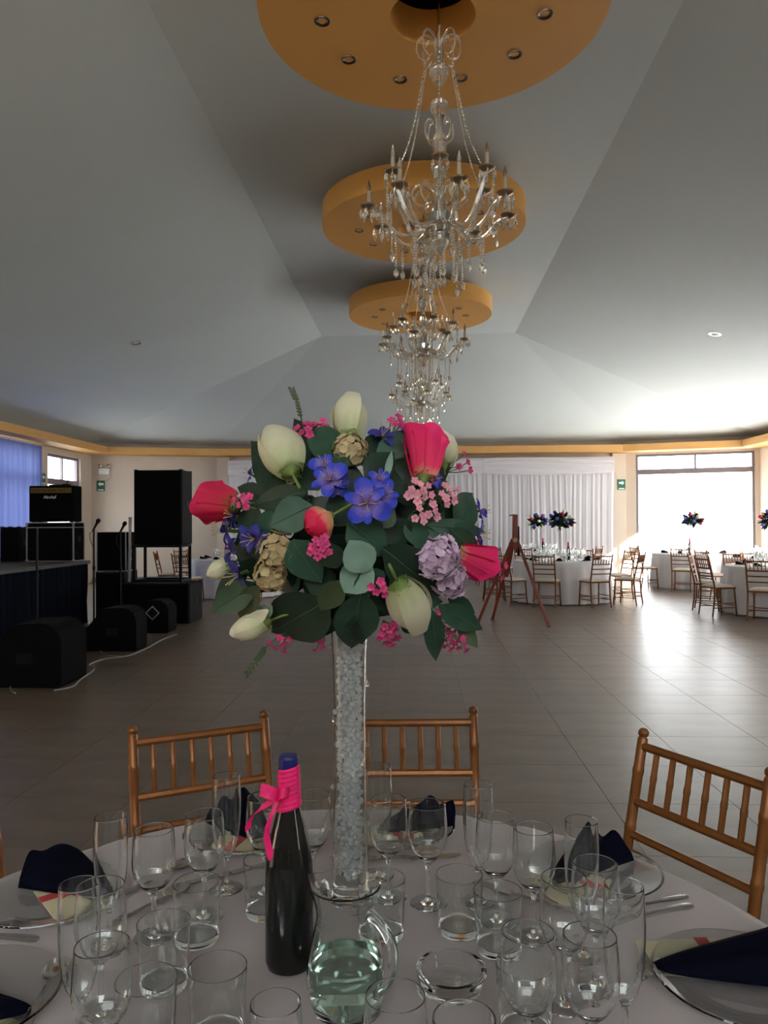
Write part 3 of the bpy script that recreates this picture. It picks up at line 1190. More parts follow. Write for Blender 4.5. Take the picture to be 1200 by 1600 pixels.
def leaf(b, tp, w, m, bend=.12, fold=.16, name='leaf', rib=False, roll=0., shape=.8):
    b, tp = Vector(b), Vector(tp)
    d = tp-b
    L = d.length
    d.normalize()
    mid = (b+tp)/2
    nrm = ((mid-BC).normalized()*.6+(CAMP-mid).normalized()*.8)
    nrm = (nrm-d*nrm.dot(d)).normalized()
    if roll:
        nrm = Matrix.Rotation(roll, 3, d) @ nrm
    s = d.cross(nrm)

    def fn(u, v):
        q = v*2-1
        ww = w/2*(max(0, sin(pi*min(1, .03+u**shape*.97)))**(.95 if name == 'leaf' else .7))*1.06
        return b+d*(L*u)+s*(ww*q)+nrm*(fold*ww*(abs(q)**1.4)-bend*L*(u*u-.25*u)+.02*w*sin(9*u+q*2)) - BQL
    o = MB().grid(fn, 6, 10).build(name, m, BQ, angle=180)
    if rib:
        pts = [Vector(fn(u/8, .5))+nrm*.0009 for u in range(9)]
        MB().tube(pts, [.0013*(1-.8*u/8) for u in range(9)], 4).build('midrib', M['leafteal'], o)
    return o


LD, LM, LT, LP, LO = M['leafdark'], M['leafmid'], M['leafteal'], M['leafpale'], M['leafolive']
U = .000511
for (bx, by, tx, ty, w, m, kb, kt, rib) in [
    (430, 470, 200, 215, 165, LD, .75, .8, 0), (580, 350, 425, 140, 118, LM, .95, 1.0, 1), (460, 290, 375, 135, 70, LD, .6, .6, 0),
    (690, 300, 890, 188, 100, LT, .85, .9, 0), (650, 380, 765, 275, 100, LD, .95, .95, 0), (728, 375, 752, 268, 24, LP, 1.0, 1.02, 0),
    (280, 450, 158, 405, 70, LD, .6, .6, 0), (430, 430, 205, 478, 84, LD, .92, .95, 1), (450, 480, 282, 560, 118, LT, 1.0, 1.05, 1),
    (300, 500, 255, 600, 66, LM, .9, .9, 0), (585, 540, 738, 668, 128, LM, 1.06, 1.04, 1), (715, 640, 960, 835, 150, LD, 1.05, 1.0, 1),
    (635, 800, 592, 1045, 150, LM, 1.0, 1.05, 1), (375, 610, 485, 775, 125, LM, 1.02, .95, 1), (510, 830, 275, 978, 205, LD, .95, .9, 1),
    (560, 760, 475, 885, 86, LO, 1.05, 1.0, 0), (570, 820, 520, 965, 120, LD, .8, .8, 0), (240, 770, 55, 892, 105, LM, .7, .75, 1),
    (215, 710, 70, 835, 74, LD, .55, .5, 0), (250, 780, 165, 925, 84, LO, .8, .75, 0), (985, 555, 1070, 425, 118, LM, .9, .9, 1),
    (880, 552, 1135, 582, 62, LT, 1.05, 1.0, 1), (965, 570, 1105, 695, 88, LM, .98, .95, 1), (885, 568, 1005, 690, 36, LT, 1.05, 1.0, 0),
    (925, 855, 1102, 955, 86, LM, .9, .9, 1), (895, 870, 925, 1078, 78, LM, .9, .9, 1), (960, 825, 1070, 890, 62, LM, .7, .65, 0),
    (1000, 920, 1075, 1015, 60, LO, .5, .5, 0), (800, 830, 955, 850, 70, LT, .9, .9, 0), (820, 510, 868, 650, 88, LM, 1.0, 1.0, 0),
    (745, 530, 800, 640, 105, LD, .98, .95, 0), (300, 855, 245, 900, 52, LP, .9, .85, 0), (420, 760, 540, 745, 130, LD, .85, .85, 0),
    (520, 720, 430, 850, 120, LD, .8, .8, 0), (880, 700, 900, 830, 90, LD, .85, .8, 0), (700, 760, 760, 900, 110, LD, .8, .8, 0),
    (590, 460, 520, 560, 110, LD, .92, .92, 0), (480, 420, 400, 300, 110, LD, .8, .75, 0), (640, 330, 620, 200, 60, LD, .75, .7, 0),
    (350, 640, 250, 560, 100, LD, .75, .7, 0), (260, 640, 130, 640, 90, LD, .55, .5, 0), (840, 420, 980, 330, 70, LD, .7, .65, 0),
    (760, 450, 850, 420, 80, LD, .9, .9, 0), (640, 720, 700, 820, 110, LM, 1.0, 1.0, 0), (900, 640, 1060, 640, 90, LD, .7, .6, 0),
    (790, 900, 860, 960, 70, LM, .75, .7, 0), (420, 930, 530, 960, 70, LD, .7, .6, 0), (560, 640, 470, 700, 90, LD, 1.0, 1.0, 0),
    (700, 560, 760, 480, 70, LO, 1.02, 1.02, 0), (880, 330, 900, 250, 50, LD, .6, .6, 0), (510, 300, 500, 180, 60, LO, .6, .6, 0)]:
    leaf(fp(bx, by, kb), fp(tx, ty, kt), w*U, m, rib=bool(rib))
# round eucalyptus leaves
leaf(fp(660, 725, 1.05), fp(590, 612, 1.12), 108*U, LP, bend=.05, shape=.95, name='round_leaf')
leaf(fp(665, 690, 1.0), fp(570, 808, 1.08), 112*U, LP, bend=.05, shape=1.0, name='round_leaf')
# leaves on the far side of the ball
for k in range(46):
    a, e = rng.uniform(0, 2*pi), rng.uniform(-.55, 1.0)
    dr = Vector((cos(a)*cos(e), abs(sin(a))*cos(e)*.9+.05, sin(e)*.85)).normalized()
    b = BC+dr*.10
    tp = BC+dr*.20+Vector((rng.uniform(-.04, .04), rng.uniform(-.02, .04), rng.uniform(-.03, .03)))
    leaf(b, tp, rng.uniform(.045, .07), [LD, LM, LD, LO][k % 4], name='leaf', roll=rng.uniform(-.8, .8))
# dark inner leaves that close the gaps
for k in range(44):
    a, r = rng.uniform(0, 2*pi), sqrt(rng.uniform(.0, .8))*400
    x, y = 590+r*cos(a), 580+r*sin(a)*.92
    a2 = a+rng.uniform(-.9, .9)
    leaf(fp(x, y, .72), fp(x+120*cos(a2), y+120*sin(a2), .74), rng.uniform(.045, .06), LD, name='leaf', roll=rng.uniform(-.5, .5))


# ---- roses
def petal_mesh(L, Wd, span, lay, open_, nm, m, tip=.0, cup=False):
    """one rose petal wrapped round the bud axis (z)"""
    def fn(u, v):
        q = u*2-1
        top = L*(1-(.22 if cup else .24)*abs(q)**1.8)*((1-.01*lay) if cup else (.90+.05*lay))
        z = top*v
        t = z/L
        if cup:
            prof = .42+.58*min(1, t*1.15)**.75
        else:
            prof = (sin(pi*(.15+.80*t))**.78)
        r = Wd/2*prof*(1-.15*lay)*(1+(.17 if cup else .12)*q-.02*q*q)*(.97 if lay else 1.0)
        r *= 1-tip*max(0, t-.55)**1.3*2.0
        r += open_*Wd*max(0, t-.6)**2*1.6*(1 if lay < 2 else .4)
        r += Wd*(.10 if cup else .06)*max(0, q-.55)**2/.2
        a = q*span/2
        # top edge rolls outward
        if v > .80 and lay < 2:
            r += Wd*.09*((v-.80)/.20)**2*(open_*5+.3)
        if cup:
            r += Wd*.05*sin(q*5+lay*2)*t*t
        return (r*cos(a), r*sin(a), z)
    return MB().grid(fn, 14, 12).mesh(nm, m, 180)


def rose(b, axis, L, Wd, m, open_=.05, name='rose', tip=.6, n=(3, 3, 3), spin=0., cup=False):
    b = Vector(b)
    mb = MB()
    mb.lathe([(0, -.012), (.004, -.011), (.0075, -.004), (Wd*.22, .004), (Wd*.24, .008), (0, .010)], 12)
    mb.tube([(0, 0, -.008), (0, 0, -.06)], .0028, 6)
    for k in range(5):
        a = k*2*pi/5+.3
        vs = []
        for s in range(5):
            u = s/4
            r = Wd*.16+.013*u
            w = .0042*(1-u)**.7
            z = .003+.010*u - .016*u*u
            vs += [(r*cos(a)-w*sin(a), r*sin(a)+w*cos(a), z), (r*cos(a)+w*sin(a), r*sin(a)-w*cos(a), z)]
        mb.add(vs, [(2*s, 2*s+1, 2*s+3, 2*s+2) for s in range(4)])
    o = mb.build(name, M['sepal'], BQ, angle=180)
    o.matrix_local = Matrix.Translation(b-BQL) @ orient(axis) @ Matrix.Rotation(spin, 4, 'Z')
    for lay, cnt in enumerate(n):
        me = petal_mesh(L, Wd, radians(135 if cup else 190), lay, open_, 'petal', m, tip, cup)
        for k in range(cnt):
            p = link('petal', me, o)
            p.rotation_euler = (0, 0, 2*pi*k/cnt+lay*1.05)
            p.scale = (1-.02*k, 1-.02*k, 1-.05*((k*7+lay*3) % 4)/3*(1.6 if cup else 1))
    return o


def rose_px(bx, by, tx, ty, wd, m, kb, kt, **kw):
    b, tp = fp(bx, by, kb), fp(tx, ty, kt)
    ax = tp-b
    return rose(b, ax, ax.length, wd*U, m, **kw)


WR = M['white_rose']
rose_px(592, 222, 594, 50, 122, WR, .75, .75, name='cream_rose', open_=.0, tip=.75, spin=.6)
rose_px(372, 352, 285, 188, 148, WR, .98, 1.0, name='cream_rose', open_=.0, tip=.62, spin=1.6)
rose_px(945, 325, 938, 190, 105, WR, .45, .45, name='cream_rose', open_=.0, tip=.6)
rose_px(775, 775, 862, 955, 142, WR, 1.05, 1.12, name='cream_rose', open_=.0, tip=.5, spin=.3)
rose_px(280, 915, 142, 965, 92, WR, .85, 1.0, name='cream_rose', open_=.04, tip=.5, spin=2.0)
rose_px(140, 700, 50, 745, 70, WR, .1, .0, name='cream_rose', open_=.0, tip=.6)
leaf(fp(285, 870, .85), fp(150, 968, 1.0), 50*U, WR, name='loose_petal', bend=.0)
PR = M['pink_rose']
rose_px(868, 378, 872, 218, 138, PR, 1.0, 1.02, name='pink_rose', open_=.10, tip=.0, spin=.4, n=(5, 4, 3), cup=True)
rose_px(165, 480, 62, 470, 135, M['shaded_pink_rose'], .7, .7, name='pink_rose', open_=.10, tip=.0, spin=.9, n=(5, 4, 3), cup=True)
rose_px(510, 525, 425, 572, 108, M['blush_rose'], 1.10, 1.28, name='pink_and_peach_rose', open_=.02, tip=.35, spin=.2, n=(3, 3, 3))
rose_px(990, 650, 1095, 690, 125, PR, .75, .8, name='pink_rose', open_=.08, tip=.0, spin=1.4, n=(5, 4, 3), cup=True)


# ---- blue alstroemeria
def apetal(L, Wd, curl, nm, m, point=.5):
    def fn(u, v):
        q = u*2-1
        w = Wd/2*(.14+.86*sin(pi*min(1, v**.85*.86))**.9)*(1 if v < .86 else 1-((v-.86)/.14)**2*point)
        z = L*(.42*v-curl*v**2.4)+.12*Wd*q*q
        return (w*q, L*v*(1-.12*v), z)
    return MB().grid(fn, 6, 10).mesh(nm, m, 180)


AB = apetal(.042, .027, .35, 'petal', M['alstro'])
AN = apetal(.044, .018, .25, 'petal', M['alstro'], .8)
ABd = apetal(.042, .028, .45, 'petal', M['alstrodark'])
ANd = apetal(.044, .018, .35, 'petal', M['alstrodark'], .8)


def alstro(p, axis, s=1.0, dark=False, spin=0., n=6):
    p = Vector(p)
    mb = MB()
    mb.tube([(0, 0, .004), (0, 0, -.012), (0, 0, -.05)], [.003, .0045, .0022], 6)
    o = mb.build('blue_alstroemeria', M['stem'], BQ)
    o.matrix_local = Matrix.Translation(p-BQL) @ orient(axis) @ Matrix.Rotation(spin, 4, 'Z') @ Matrix.Scale(s, 4)
    for k in range(n):
        me = (ABd if dark else AB) if k % 2 == 0 else (ANd if dark else AN)
        q = link('petal', me, o)
        q.rotation_euler = (rng.uniform(-.35, .45), rng.uniform(-.2, .2), 2*pi*k/n+rng.uniform(-.2, .2))
        q.scale = (rng.uniform(.8, 1.1),)*2+(1,)
    st = MB()
    for k in range(5):
        a = k*1.3
        st.tube([(0, 0, 0), (.006*cos(a), .006*sin(a), .02), (.013*cos(a), .013*sin(a), .034)], [.0006, .0006, .0012], 4)
    st.build('stamens', M['hydcream'], o)
    return o


def out(zx, zy, k=1., mix=.6):
    p = fp(zx, zy, k)
    return p, ((p-BC).normalized()*mix+(CAMP-p).normalized()*(1-mix))


for (x, y, k, mix, s, dark, spin) in [
    (655, 470, 1.22, .15, 1.16, False, .5), (715, 440, 1.1, .6, .95, False, 1.4), (515, 385, 1.1, .7, .98, False, 2.0), (500, 335, 1.0, .9, .8, False, .2), (545, 400, 1.06, .5, .7, True, .9),
    (700, 385, 1.0, .9, .7, False, .7), (712, 225, .7, .9, .85, True, .9), (795, 190, .55, 1., .7, True, .3),
    (135, 575, .75, .9, .95, True, .3), (235, 605, .92, .5, .95, True, 1.3), (185, 735, .85, .7, 1.05, True, .4), (150, 650, .7, .8, .8, True, 1.), (165, 520, .7, .9, .7, True, 2.),
    (1075, 500, .45, 1., .7, False, .4), (1065, 590, .5, 1., .85, False, 1.1), (905, 385, .9, .7, .55, False, .2), (225, 365, .4, 1., .55, True, .5)]:
    p, a = out(x, y, k, mix)
    alstro(p, a, s*.94, dark, spin)


# ---- hydrangea heads
def hydrangea(p, axis, R, m, n, nm):
    p = Vector(p)
    mb = MB()
    rr = random.Random(int(R*1e5))
    n = int(n*1.3)
    for k in range(n):
        z = 1-1.15*(k+.5)/n
        a = k*2.39996
        d = Vector((sqrt(max(0, 1-z*z))*cos(a), sqrt(max(0, 1-z*z))*sin(a), z*.8))
        mm = Matrix.Translation(d*R*rr.uniform(.80, 1.08)) @ orient(d+Vector((rr.uniform(-.3, .3), rr.uniform(-.3, .3), rr.uniform(-.3, .3))), (1, .3, .1)) @ Matrix.Rotation(rr.uniform(0, 2), 4, 'Z')
        s = R*rr.uniform(.27, .36)
        for q in range(4):
            m2 = mm @ Matrix.Rotation(q*pi/2, 4, 'Z')
            mb.grid(lambda u, v: ((u*2-1)*s*.62*sin(pi*(.12+.76*v))**.6, s*v*.95, s*(.22*v*v+.14*(u-.5)**2*2)), 3, 3, m2)
    o = mb.build(nm, m, BQ, angle=180)
    o['kind'] = 'stuff'
    o.matrix_local = Matrix.Translation(p-BQL) @ orient(axis)
    MB().ball((0, 0, -R*.1), R*.62, 10, 6).build('flower_core', M['foam'], o)
    MB().tube([(0, 0, -R*.3), (0, 0, -R*1.6)], .003, 6).build('stem', M['stem'], o)


for (x, y, k, R, m, n, nm) in [(320, 650, .95, 62, M['hydcream'], 34, 'cream_hydrangea'), (295, 735, .92, 58, M['hydcream'], 30, 'cream_hydrangea'), (592, 275, .80, 56, M['hydcream'], 30, 'cream_hydrangea'),
                               (920, 670, .95, 72, M['hydlilac'], 38, 'lilac_hydrangea'), (965, 755, .85, 62, M['hydlilac'], 34, 'lilac_hydrangea')]:
    p, a = out(x, y, k, .5)
    hydrangea(p, a, R*U, m, n, nm)


# ---- wax flower sprigs
def waxflower(pts, m, base, nm='waxflower_sprig', r=.0075):
    mb, st = MB(), MB()
    base = Vector(base)-BQL
    for (p, ax) in pts:
        p = Vector(p)-BQL
        mm = Matrix.Translation(p) @ orient(ax, (.3, 1, .2)) @ Matrix.Rotation(rng.uniform(0, 1), 4, 'Z')
        rr = r*rng.uniform(.8, 1.15)
        for q in range(5):
            m2 = mm @ Matrix.Rotation(q*2*pi/5, 4, 'Z')
            mb.grid(lambda u, v: ((u*2-1)*rr*.52*sin(pi*(.15+.7*v)), rr*v, rr*.35*v), 2, 2, m2)
        mb.ball(p, rr*.32, 6, 4)
        mid = (p+base)/2+Vector((rng.uniform(-.004, .004), 0, rng.uniform(-.004, .004)))
        st.tube([base, mid, p], .0009, 4)
    o = mb.build(nm, m, BQ, angle=180)
    st.build('stem', M['stem'], o)


for (x, y, n, R, k, m) in [(480, 640, 11, 42, 1.26, 'wax'), (855, 425, 10, 48, 1.05, 'waxpale'), (965, 440, 8, 40, .9, 'waxpale'), (1018, 318, 4, 40, .5, 'wax'), (705, 790, 5, 34, 1.1, 'wax'),
                           (738, 962, 12, 42, .9, 'wax'), (955, 970, 12, 48, .7, 'wax'), (1012, 1000, 5, 30, .6, 'wax'), (922, 893, 3, 16, .85, 'wax'), (330, 1000, 6, 40, .3, 'wax'),
                           (478, 1008, 3, 26, .3, 'wax'), (490, 182, 5, 26, .5, 'wax'), (425, 195, 6, 34, .6, 'wax'), (1142, 725, 6, 40, .1, 'wax'), (190, 465, 6, 32, .85, 'wax'),
                           (772, 165, 5, 26, .55, 'wax'), (850, 515, 4, 30, 1.05, 'waxpale'), (900, 500, 4, 30, 1.0, 'waxpale')]:
    pts = []
    for q in range(n):
        a, r = q*2.4, R*sqrt((q+.5)/n)
        xx, yy = x+r*cos(a), y+r*sin(a)
        p = fp(xx, yy, k, .012+.010*(1-r/R))
        pts.append((p, (p-BC).normalized()*.6+(CAMP-p).normalized()*.5+Vector((.3*cos(a), 0, -.3*sin(a)))))
    bx, by = x+(590-x)*.14, y+(590-y)*.14
    waxflower(pts, M[m], fp(bx, by, k*.85))
# two thin grass sprigs
for pl, nm in (([(420, 190, .5), (405, 140, .5), (395, 95, .5), (375, 45, .5)], 'grass_sprig'), ([(300, 990, .3), (275, 1015, .3), (250, 1050, .3), (205, 1112, .3)], 'grass_sprig')):
    pts = [fp(*q) - BQL for q in pl]
    mb = MB()
    mb.tube(pts, [.0016, .0014, .0012, .0008], 5)
    for k in range(18):
        u = .25+.75*k/18
        s = u*(len(pts)-1)
        i = min(int(s), len(pts)-2)
        p = pts[i].lerp(pts[i+1], s-i)
        d = (pts[i+1]-pts[i]).normalized()
        sd_ = Vector((-d.z, 0, d.x))*(1 if k % 2 else -1)
        q = p+d*.012+sd_*.006
        mb.add([p, p+d*.006+sd_*.006, q, p+d*.008], [(0, 1, 2, 3)])
    mb.build(nm, M['leafolive'], BQ)
MB().tube([BC-BQL+Vector((0, 0, -.06)), (0, 0, -.0)], [.03, .028], 12).build('stem_bundle', M['stem'], BQ)


# ---------------- plates, napkins, cards, cutlery
plate_me = MB().lathe([(0, .002), (.075, .002), (.088, .004), (.108, .0085), (.128, .0135), (.1325, .0165), (.1315, .0185), (.1265, .0168), (.107, .0118), (.087, .0070), (.075, .005), (0, .0045)], 56).mesh('plate', M['thick'], 50)


def napkin(label, px, py, ang, L=.21, Wd=.075, Hh=.062, seed=0, name='napkin'):
    rr = random.Random(seed)
    mb = MB()
    k1, k2 = rr.uniform(.8, 1.2), rr.uniform(.7, 1.1)

    def top(u, v):
        x = L*(u-.45)
        s = v*2-1
        wd = Wd*(.10+.90*u**.75)
        hh = Hh*(.12+.88*u**.9)
        arch = max(0, 1-s*s)**.55
        peak = .013*max(0, u-.72)/.28*(k1*math.exp(-((s+.42)/.26)**2)+k2*math.exp(-((s-.45)/.26)**2)-.55*math.exp(-(s/.2)**2))
        z = hh*arch*(.92+.08*sin(7*s+seed))+peak
        return (x+.012*sin(3*s+seed)*u+.03*max(0, u-.8)*cos(2*s)*2, s*wd, z)
    n = 22
    mb.grid(top, n, n)
    mb.grid(lambda u, v: (top(u, v)[0]-.002*u, top(u, v)[1]*.93, top(u, v)[2]*.86-.0005), n, n)
    o = len(mb.v)//2
    mb.f[n*n:] = [q[::-1] for q in mb.f[n*n:]]
    for k in range(n):
        for e0, st in ((0, 1), (n*(n+1), 1), (0, n+1), (n, n+1)):
            a, b = e0+k*st, e0+(k+1)*st
            mb.f.append((a, b, o+b, o+a))
    ob = mb.build(name, M['navy'], None, (px, py, TZ+.0125), angle=180)
    ob.rotation_euler = (0, 0, ang)
    return tag(ob, label, 'napkin', 'folded navy napkins on the plates')


def menu_card(label, px, py, ang, wd=.10, ln=.15):
    t = thing('menu_card', label, 'card', (px, py, TZ+.0065), ang, 'cream cards under the napkins')
    MB().box((0, 0, .0012), (ln, wd, .0022), bev=.0006).build('card', M['card'], t)
    MB().box((.03, 0, .0032), (.022, wd+.001, .0016)).build('ribbon_band', M['red'], t)
    return t


SET = [  # plate x, y, name words
    (-.700, 1.430, 'left of the glass cluster', 'far left'),
    (-.672, 1.115, 'cut off by the lower left corner', 'lower left corner'),
    (-.055, 1.775, 'behind the vase in front of the middle chair', 'behind the vase'),
    (-.405, 1.735, 'in front of the left chair, behind the flute', 'behind the bottle bow'),
    (.345, 1.565, 'beside the right chair, behind the right flute', 'beside the right chair'),
    (.488, 1.205, 'at the lower right edge of the table', 'lower right')]
for k, (px, py, w, w2) in enumerate(SET):
    p = link('charger_plate', plate_me, None, (px, py, ZT))
    tag(p, 'clear glass plate '+w, 'plate', 'glass plates on the near table')
NAP = [(-.655, 1.470, 2.62, .20, .075, .042, 1, 'navy napkin folded with two peaks on the far left plate'),
       (-.655, 1.085, 3.2, .20, .065, .05, 2, 'navy napkin on the plate cut off by the lower left corner'),
       (-.040, 1.785, .55, .18, .070, .036, 3, 'navy napkin on the plate behind the two wine glasses'),
       (-.385, 1.745, 2.2, .19, .072, .052, 4, 'navy napkin on the plate behind the bottle bow'),
       (.312, 1.575, .85, .19, .070, .044, 5, 'navy napkin with peaked folds behind the right flute'),
       (.475, 1.240, .10, .25, .085, .055, 6, 'large looking pointed navy napkin on the lower right plate')]
for x, y, a, L, wd, hh, sdd, lab in NAP:
    napkin(lab, x, y, a, L, wd, hh, sdd)
for x, y, a, lab in ((-.655, 1.425, 2.3, 'cream card under the far left napkin'),
                     (-.645, 1.055, 2.6, 'cream card with coral band at the lower left corner'),
                     (-.085, 1.745, .5, 'cream card under the napkin behind the vase'),
                     (-.375, 1.685, 2.9, 'cream card under the napkin behind the bottle bow'),
                     (.285, 1.515, .75, 'cream card sticking out left of the right napkin'),
                     (.440, 1.268, .1, 'cream card under the lower right napkin')):
    menu_card(lab, x, y, a)


def flat_handle(ln, w0, w1, th, z0=.001):
    mb = MB()
    n = 10
    vs = []
    for k in range(n+1):
        u = k/n
        w = (w0+(w1-w0)*u**1.6)*(1 if k < n else .6)/2
        z = z0+.004*sin(pi*u)*.5
        vs += [(ln*u, -w, z), (ln*u, 0, z-th*.1), (ln*u, w, z), (ln*u, w, z+th*.7), (ln*u, 0, z+th), (ln*u, -w, z+th*.7)]
    fs = []
    for k in range(n):
        for q in range(6):
            q2 = (q+1) % 6
            fs.append((k*6+q, k*6+q2, (k+1)*6+q2, (k+1)*6+q))
    fs += [(5, 4, 3, 2, 1, 0), tuple(n*6+q for q in range(6))]
    return mb.add(vs, fs)


def knife(label, x, y, a):
    t = thing('table_knife', label, 'knife', (x, y, ZT), a, 'knives on the near table')
    flat_handle(.115, .010, .019, .006).build('handle', M['silver'], t)
    mb = MB()
    n = 10
    vs = []
    for k in range(n+1):
        u = k/n
        w = .017*(1-.75*max(0, u-.7)**2/.09)
        vs += [(-.11*u, -.004, .0015), (-.11*u, -.004+w*.95, .0015), (-.11*u, -.004+w, .002), (-.11*u, -.004, .0038)]
    fs = []
    for k in range(n):
        for q in range(4):
            fs.append((k*4+q, k*4+(q+1) % 4, (k+1)*4+(q+1) % 4, (k+1)*4+q))
    fs += [(0, 1, 2, 3), (n*4+3, n*4+2, n*4+1, n*4)]
    mb.add(vs, fs).build('blade', M['silver'], t)
    return t


def spoon(label, x, y, a, food=False):
    t = thing('table_spoon', label, 'spoon', (x, y, ZT), a, 'spoons on the near table')
    flat_handle(.125, .006, .015, .004, .004).build('handle', M['silver'], t)

    def bw(u, v, o=0):
        r = u
        an = v*2*pi
        return (-.028+.029*r*cos(an)*(1+.1*cos(an)), .019*r*sin(an), .0015+.009*r**2.2+o)
    mb = MB()
    mb.grid(lambda u, v: bw(u, v), 6, 20)
    mb.grid(lambda u, v: bw(u, v, .0012), 6, 20)
    o = len(mb.v)//2
    for k in range(20):
        mb.f.append((k*7+6, (k+1)*7+6, o+(k+1)*7+6, o+k*7+6))
    mb.build('bowl', M['silver'], t, angle=70)
    if food:
        MB().ball((-.026, .002, .008), (.008, .005, .003), 7, 5).build('crumb', M['food'], t)
    return t


def fork(label, x, y, a):
    t = thing('table_fork', label, 'fork', (x, y, ZT), a, 'forks on the near table')
    flat_handle(.125, .006, .016, .004, .003).build('handle', M['silver'], t)
    mb = MB()
    mb.box((-.018, 0, .005), (.04, .020, .0022), bev=.0008)
    for q in range(4):
        y0 = -.0082+q*.0055
        mb.box((-.058, y0, .006), (.045, .0026, .002), bev=.0006)
    mb.build('tines', M['silver'], t)
    return t


def pxa(p, q):
    a, b = at(*p, z=.752), at(*q, z=.752)
    return a, math.atan2((b-a).y, (b-a).x)


a, r = pxa((985, 1420), (1080, 1402)); fork('fork with its handle toward the right, upper of two beside the right plate', a.x, a.y, r)
a, r = pxa((1000, 1434), (1104, 1411)); knife('knife lying just in front of the fork on the right', a.x, a.y, r)
a, r = pxa((-40, 1464), (76, 1470)); knife('knife pointing left at the left edge of the cloth', a.x, a.y, r)
a, r = pxa((78, 1538), (46, 1600)); spoon('spoon with a crumb in its bowl at lower left', a.x, a.y, r, True)
a, r = pxa((258, 1406), (215, 1428)); spoon('spoon among the glasses left of the bottle, nearer the camera', a.x, a.y, r)
a, r = pxa((270, 1363), (225, 1385)); spoon('spoon behind the wine glasses on the left', a.x, a.y, r)
a, r = pxa((508, 1300), (524, 1264)); knife('knife lying upright in the picture between bottle and vase', a.x, a.y, r)
a, r = pxa((362, 1366), (425, 1352)); knife('knife behind the black bottle on its left', a.x, a.y, r)
a, r = pxa((640, 1340), (576, 1344)); knife('knife in front of the middle plate right of the vase', a.x, a.y, r)
a, r = pxa((800, 1398), (862, 1416)); fork('dark looking fork below the pair of wine glasses on the right', a.x, a.y, r)
a, r = pxa((1010, 1530), (985, 1545)); spoon('spoon half hidden by the flute at lower right', a.x, a.y, r)

# ---------------- backdrop curtains
def curtain(mb, p0, p1, z0, z1, pleat=.16, amp=.035, seed=0, flare=0.):
    rr = random.Random(seed)
    p0, p1 = Vector((*p0, 0)), Vector((*p1, 0))
    d = p1-p0
    L = d.length
    d.normalize()
    nn = Vector((d.y, -d.x, 0))
    ph = [rr.uniform(0, 6) for _ in range(3)]

    def fn(u, v):
        s = u*L
        a = amp*(.55+.45*(1-v))*(sin(2*pi*s/pleat+1.2*sin(2*pi*s/(pleat*3.7)+ph[0]))+.4*sin(2*pi*s/(pleat*.53)+ph[1]))
        return p0+d*(s+.02*sin(v*3+ph[2]))+nn*a+Vector((0, 0, z0+(z1-z0)*v))
    return mb.grid(fn, max(8, int(L/pleat*10)), 5)


bd = thing('backdrop_curtain', 'long white pleated backdrop curtain with a gathered valance on the far wall', 'curtain', (0, 0, 0))
xs = [-4.93+k*9.87/9 for k in range(10)]
for k in range(9):
    curtain(MB(), (xs[k+1]+.02, FARY-.25), (xs[k]-.02, FARY-.25), .03, 3.0, .15, .010, k).build('curtain_panel', M['backdrop'], bd, angle=180)
for k in range(3):
    a, b = xs[3*k], xs[3*k+3]

    def vf(u, v):
        x = a+(b-a)*u
        sag = .05*sin(pi*u)
        z = 3.10-.40*v-sag*v
        return (x, FARY-.36-.03*sin(pi*v)-.012*sin(v*22+3*sin(u*5)), z)
    MB().grid(vf, 30, 16).build('valance', M['backdrop'], bd, angle=180)
MB().tube([(-4.96, FARY-.28, 3.07), (4.96, FARY-.28, 3.07)], .02, 8).build('curtain_rail', M['pale'], bd)

# side window curtains
for k, (a, b, lab) in enumerate(((16.18, 12.6, 'blue lit sheer curtain at the left edge beside the small window'),)):
    c = curtain(MB(), (-SIDE+.12, a), (-SIDE+.12, b), .03, 3.16, .19, .04, 20+k).build('sheer_curtain', M['bluelit_sheer'], None, angle=180)
    tag(c, lab, 'curtain', 'sheer curtains on the left wall')
for k, (a, b) in enumerate(((10.3, 14.0),)):
    c = curtain(MB(), (SIDE-.12, a), (SIDE-.12, b), .03, 3.16, .19, .04, 30+k).build('sheer_curtain', M['sheer'], None, angle=180)
    tag(c, 'white sheer curtain over the %s right wall window' % ('second farthest',)[k], 'curtain', 'sheer curtains on the right wall')
c = curtain(MB(), (SIDE-.12, 14.75), (SIDE-.12, 15.35), .03, 3.16, .15, .04, 40).build('sheer_curtain', M['sheer'], None, angle=180)
tag(c, 'narrow white sheer curtain drawn to the side of the right wall window', 'curtain')


# ---------------- signs
def exit_sign(label, loc, rz, left, w=.20, h=.27):
    t = thing('exit_sign', label, 'sign', loc, rz, 'green arrow signs')
    MB().box((0, -.006, 0), (w, .012, h), bev=.003).build('plate', M['signg'], t, angle=0)
    s = -1 if left else 1
    y0, y1 = -.0125, -.0145
    out = [(.32, 0), (.05, .26), (.05, .11), (-.32, .11), (-.32, -.11), (.05, -.11), (.05, -.26)]
    out = [(s*x*w*1.05, z*w*1.15+h*.16) for x, z in out]
    n = len(out)
    q = list(range(n))
    mb = MB().add([(x, y1, z) for x, z in out]+[(x, y0, z) for x, z in out],
                  [q, [i+n for i in q[::-1]]]+[(i, (i+1) % n, (i+1) % n+n, i+n) for i in q])
    mb.build('arrow', M['signw'], t, angle=0)
    MB().box((0, -.0132, -h*.38), (w*.72, .002, h*.10)).build('lower_strip', M['signw'], t, angle=0)
    return t


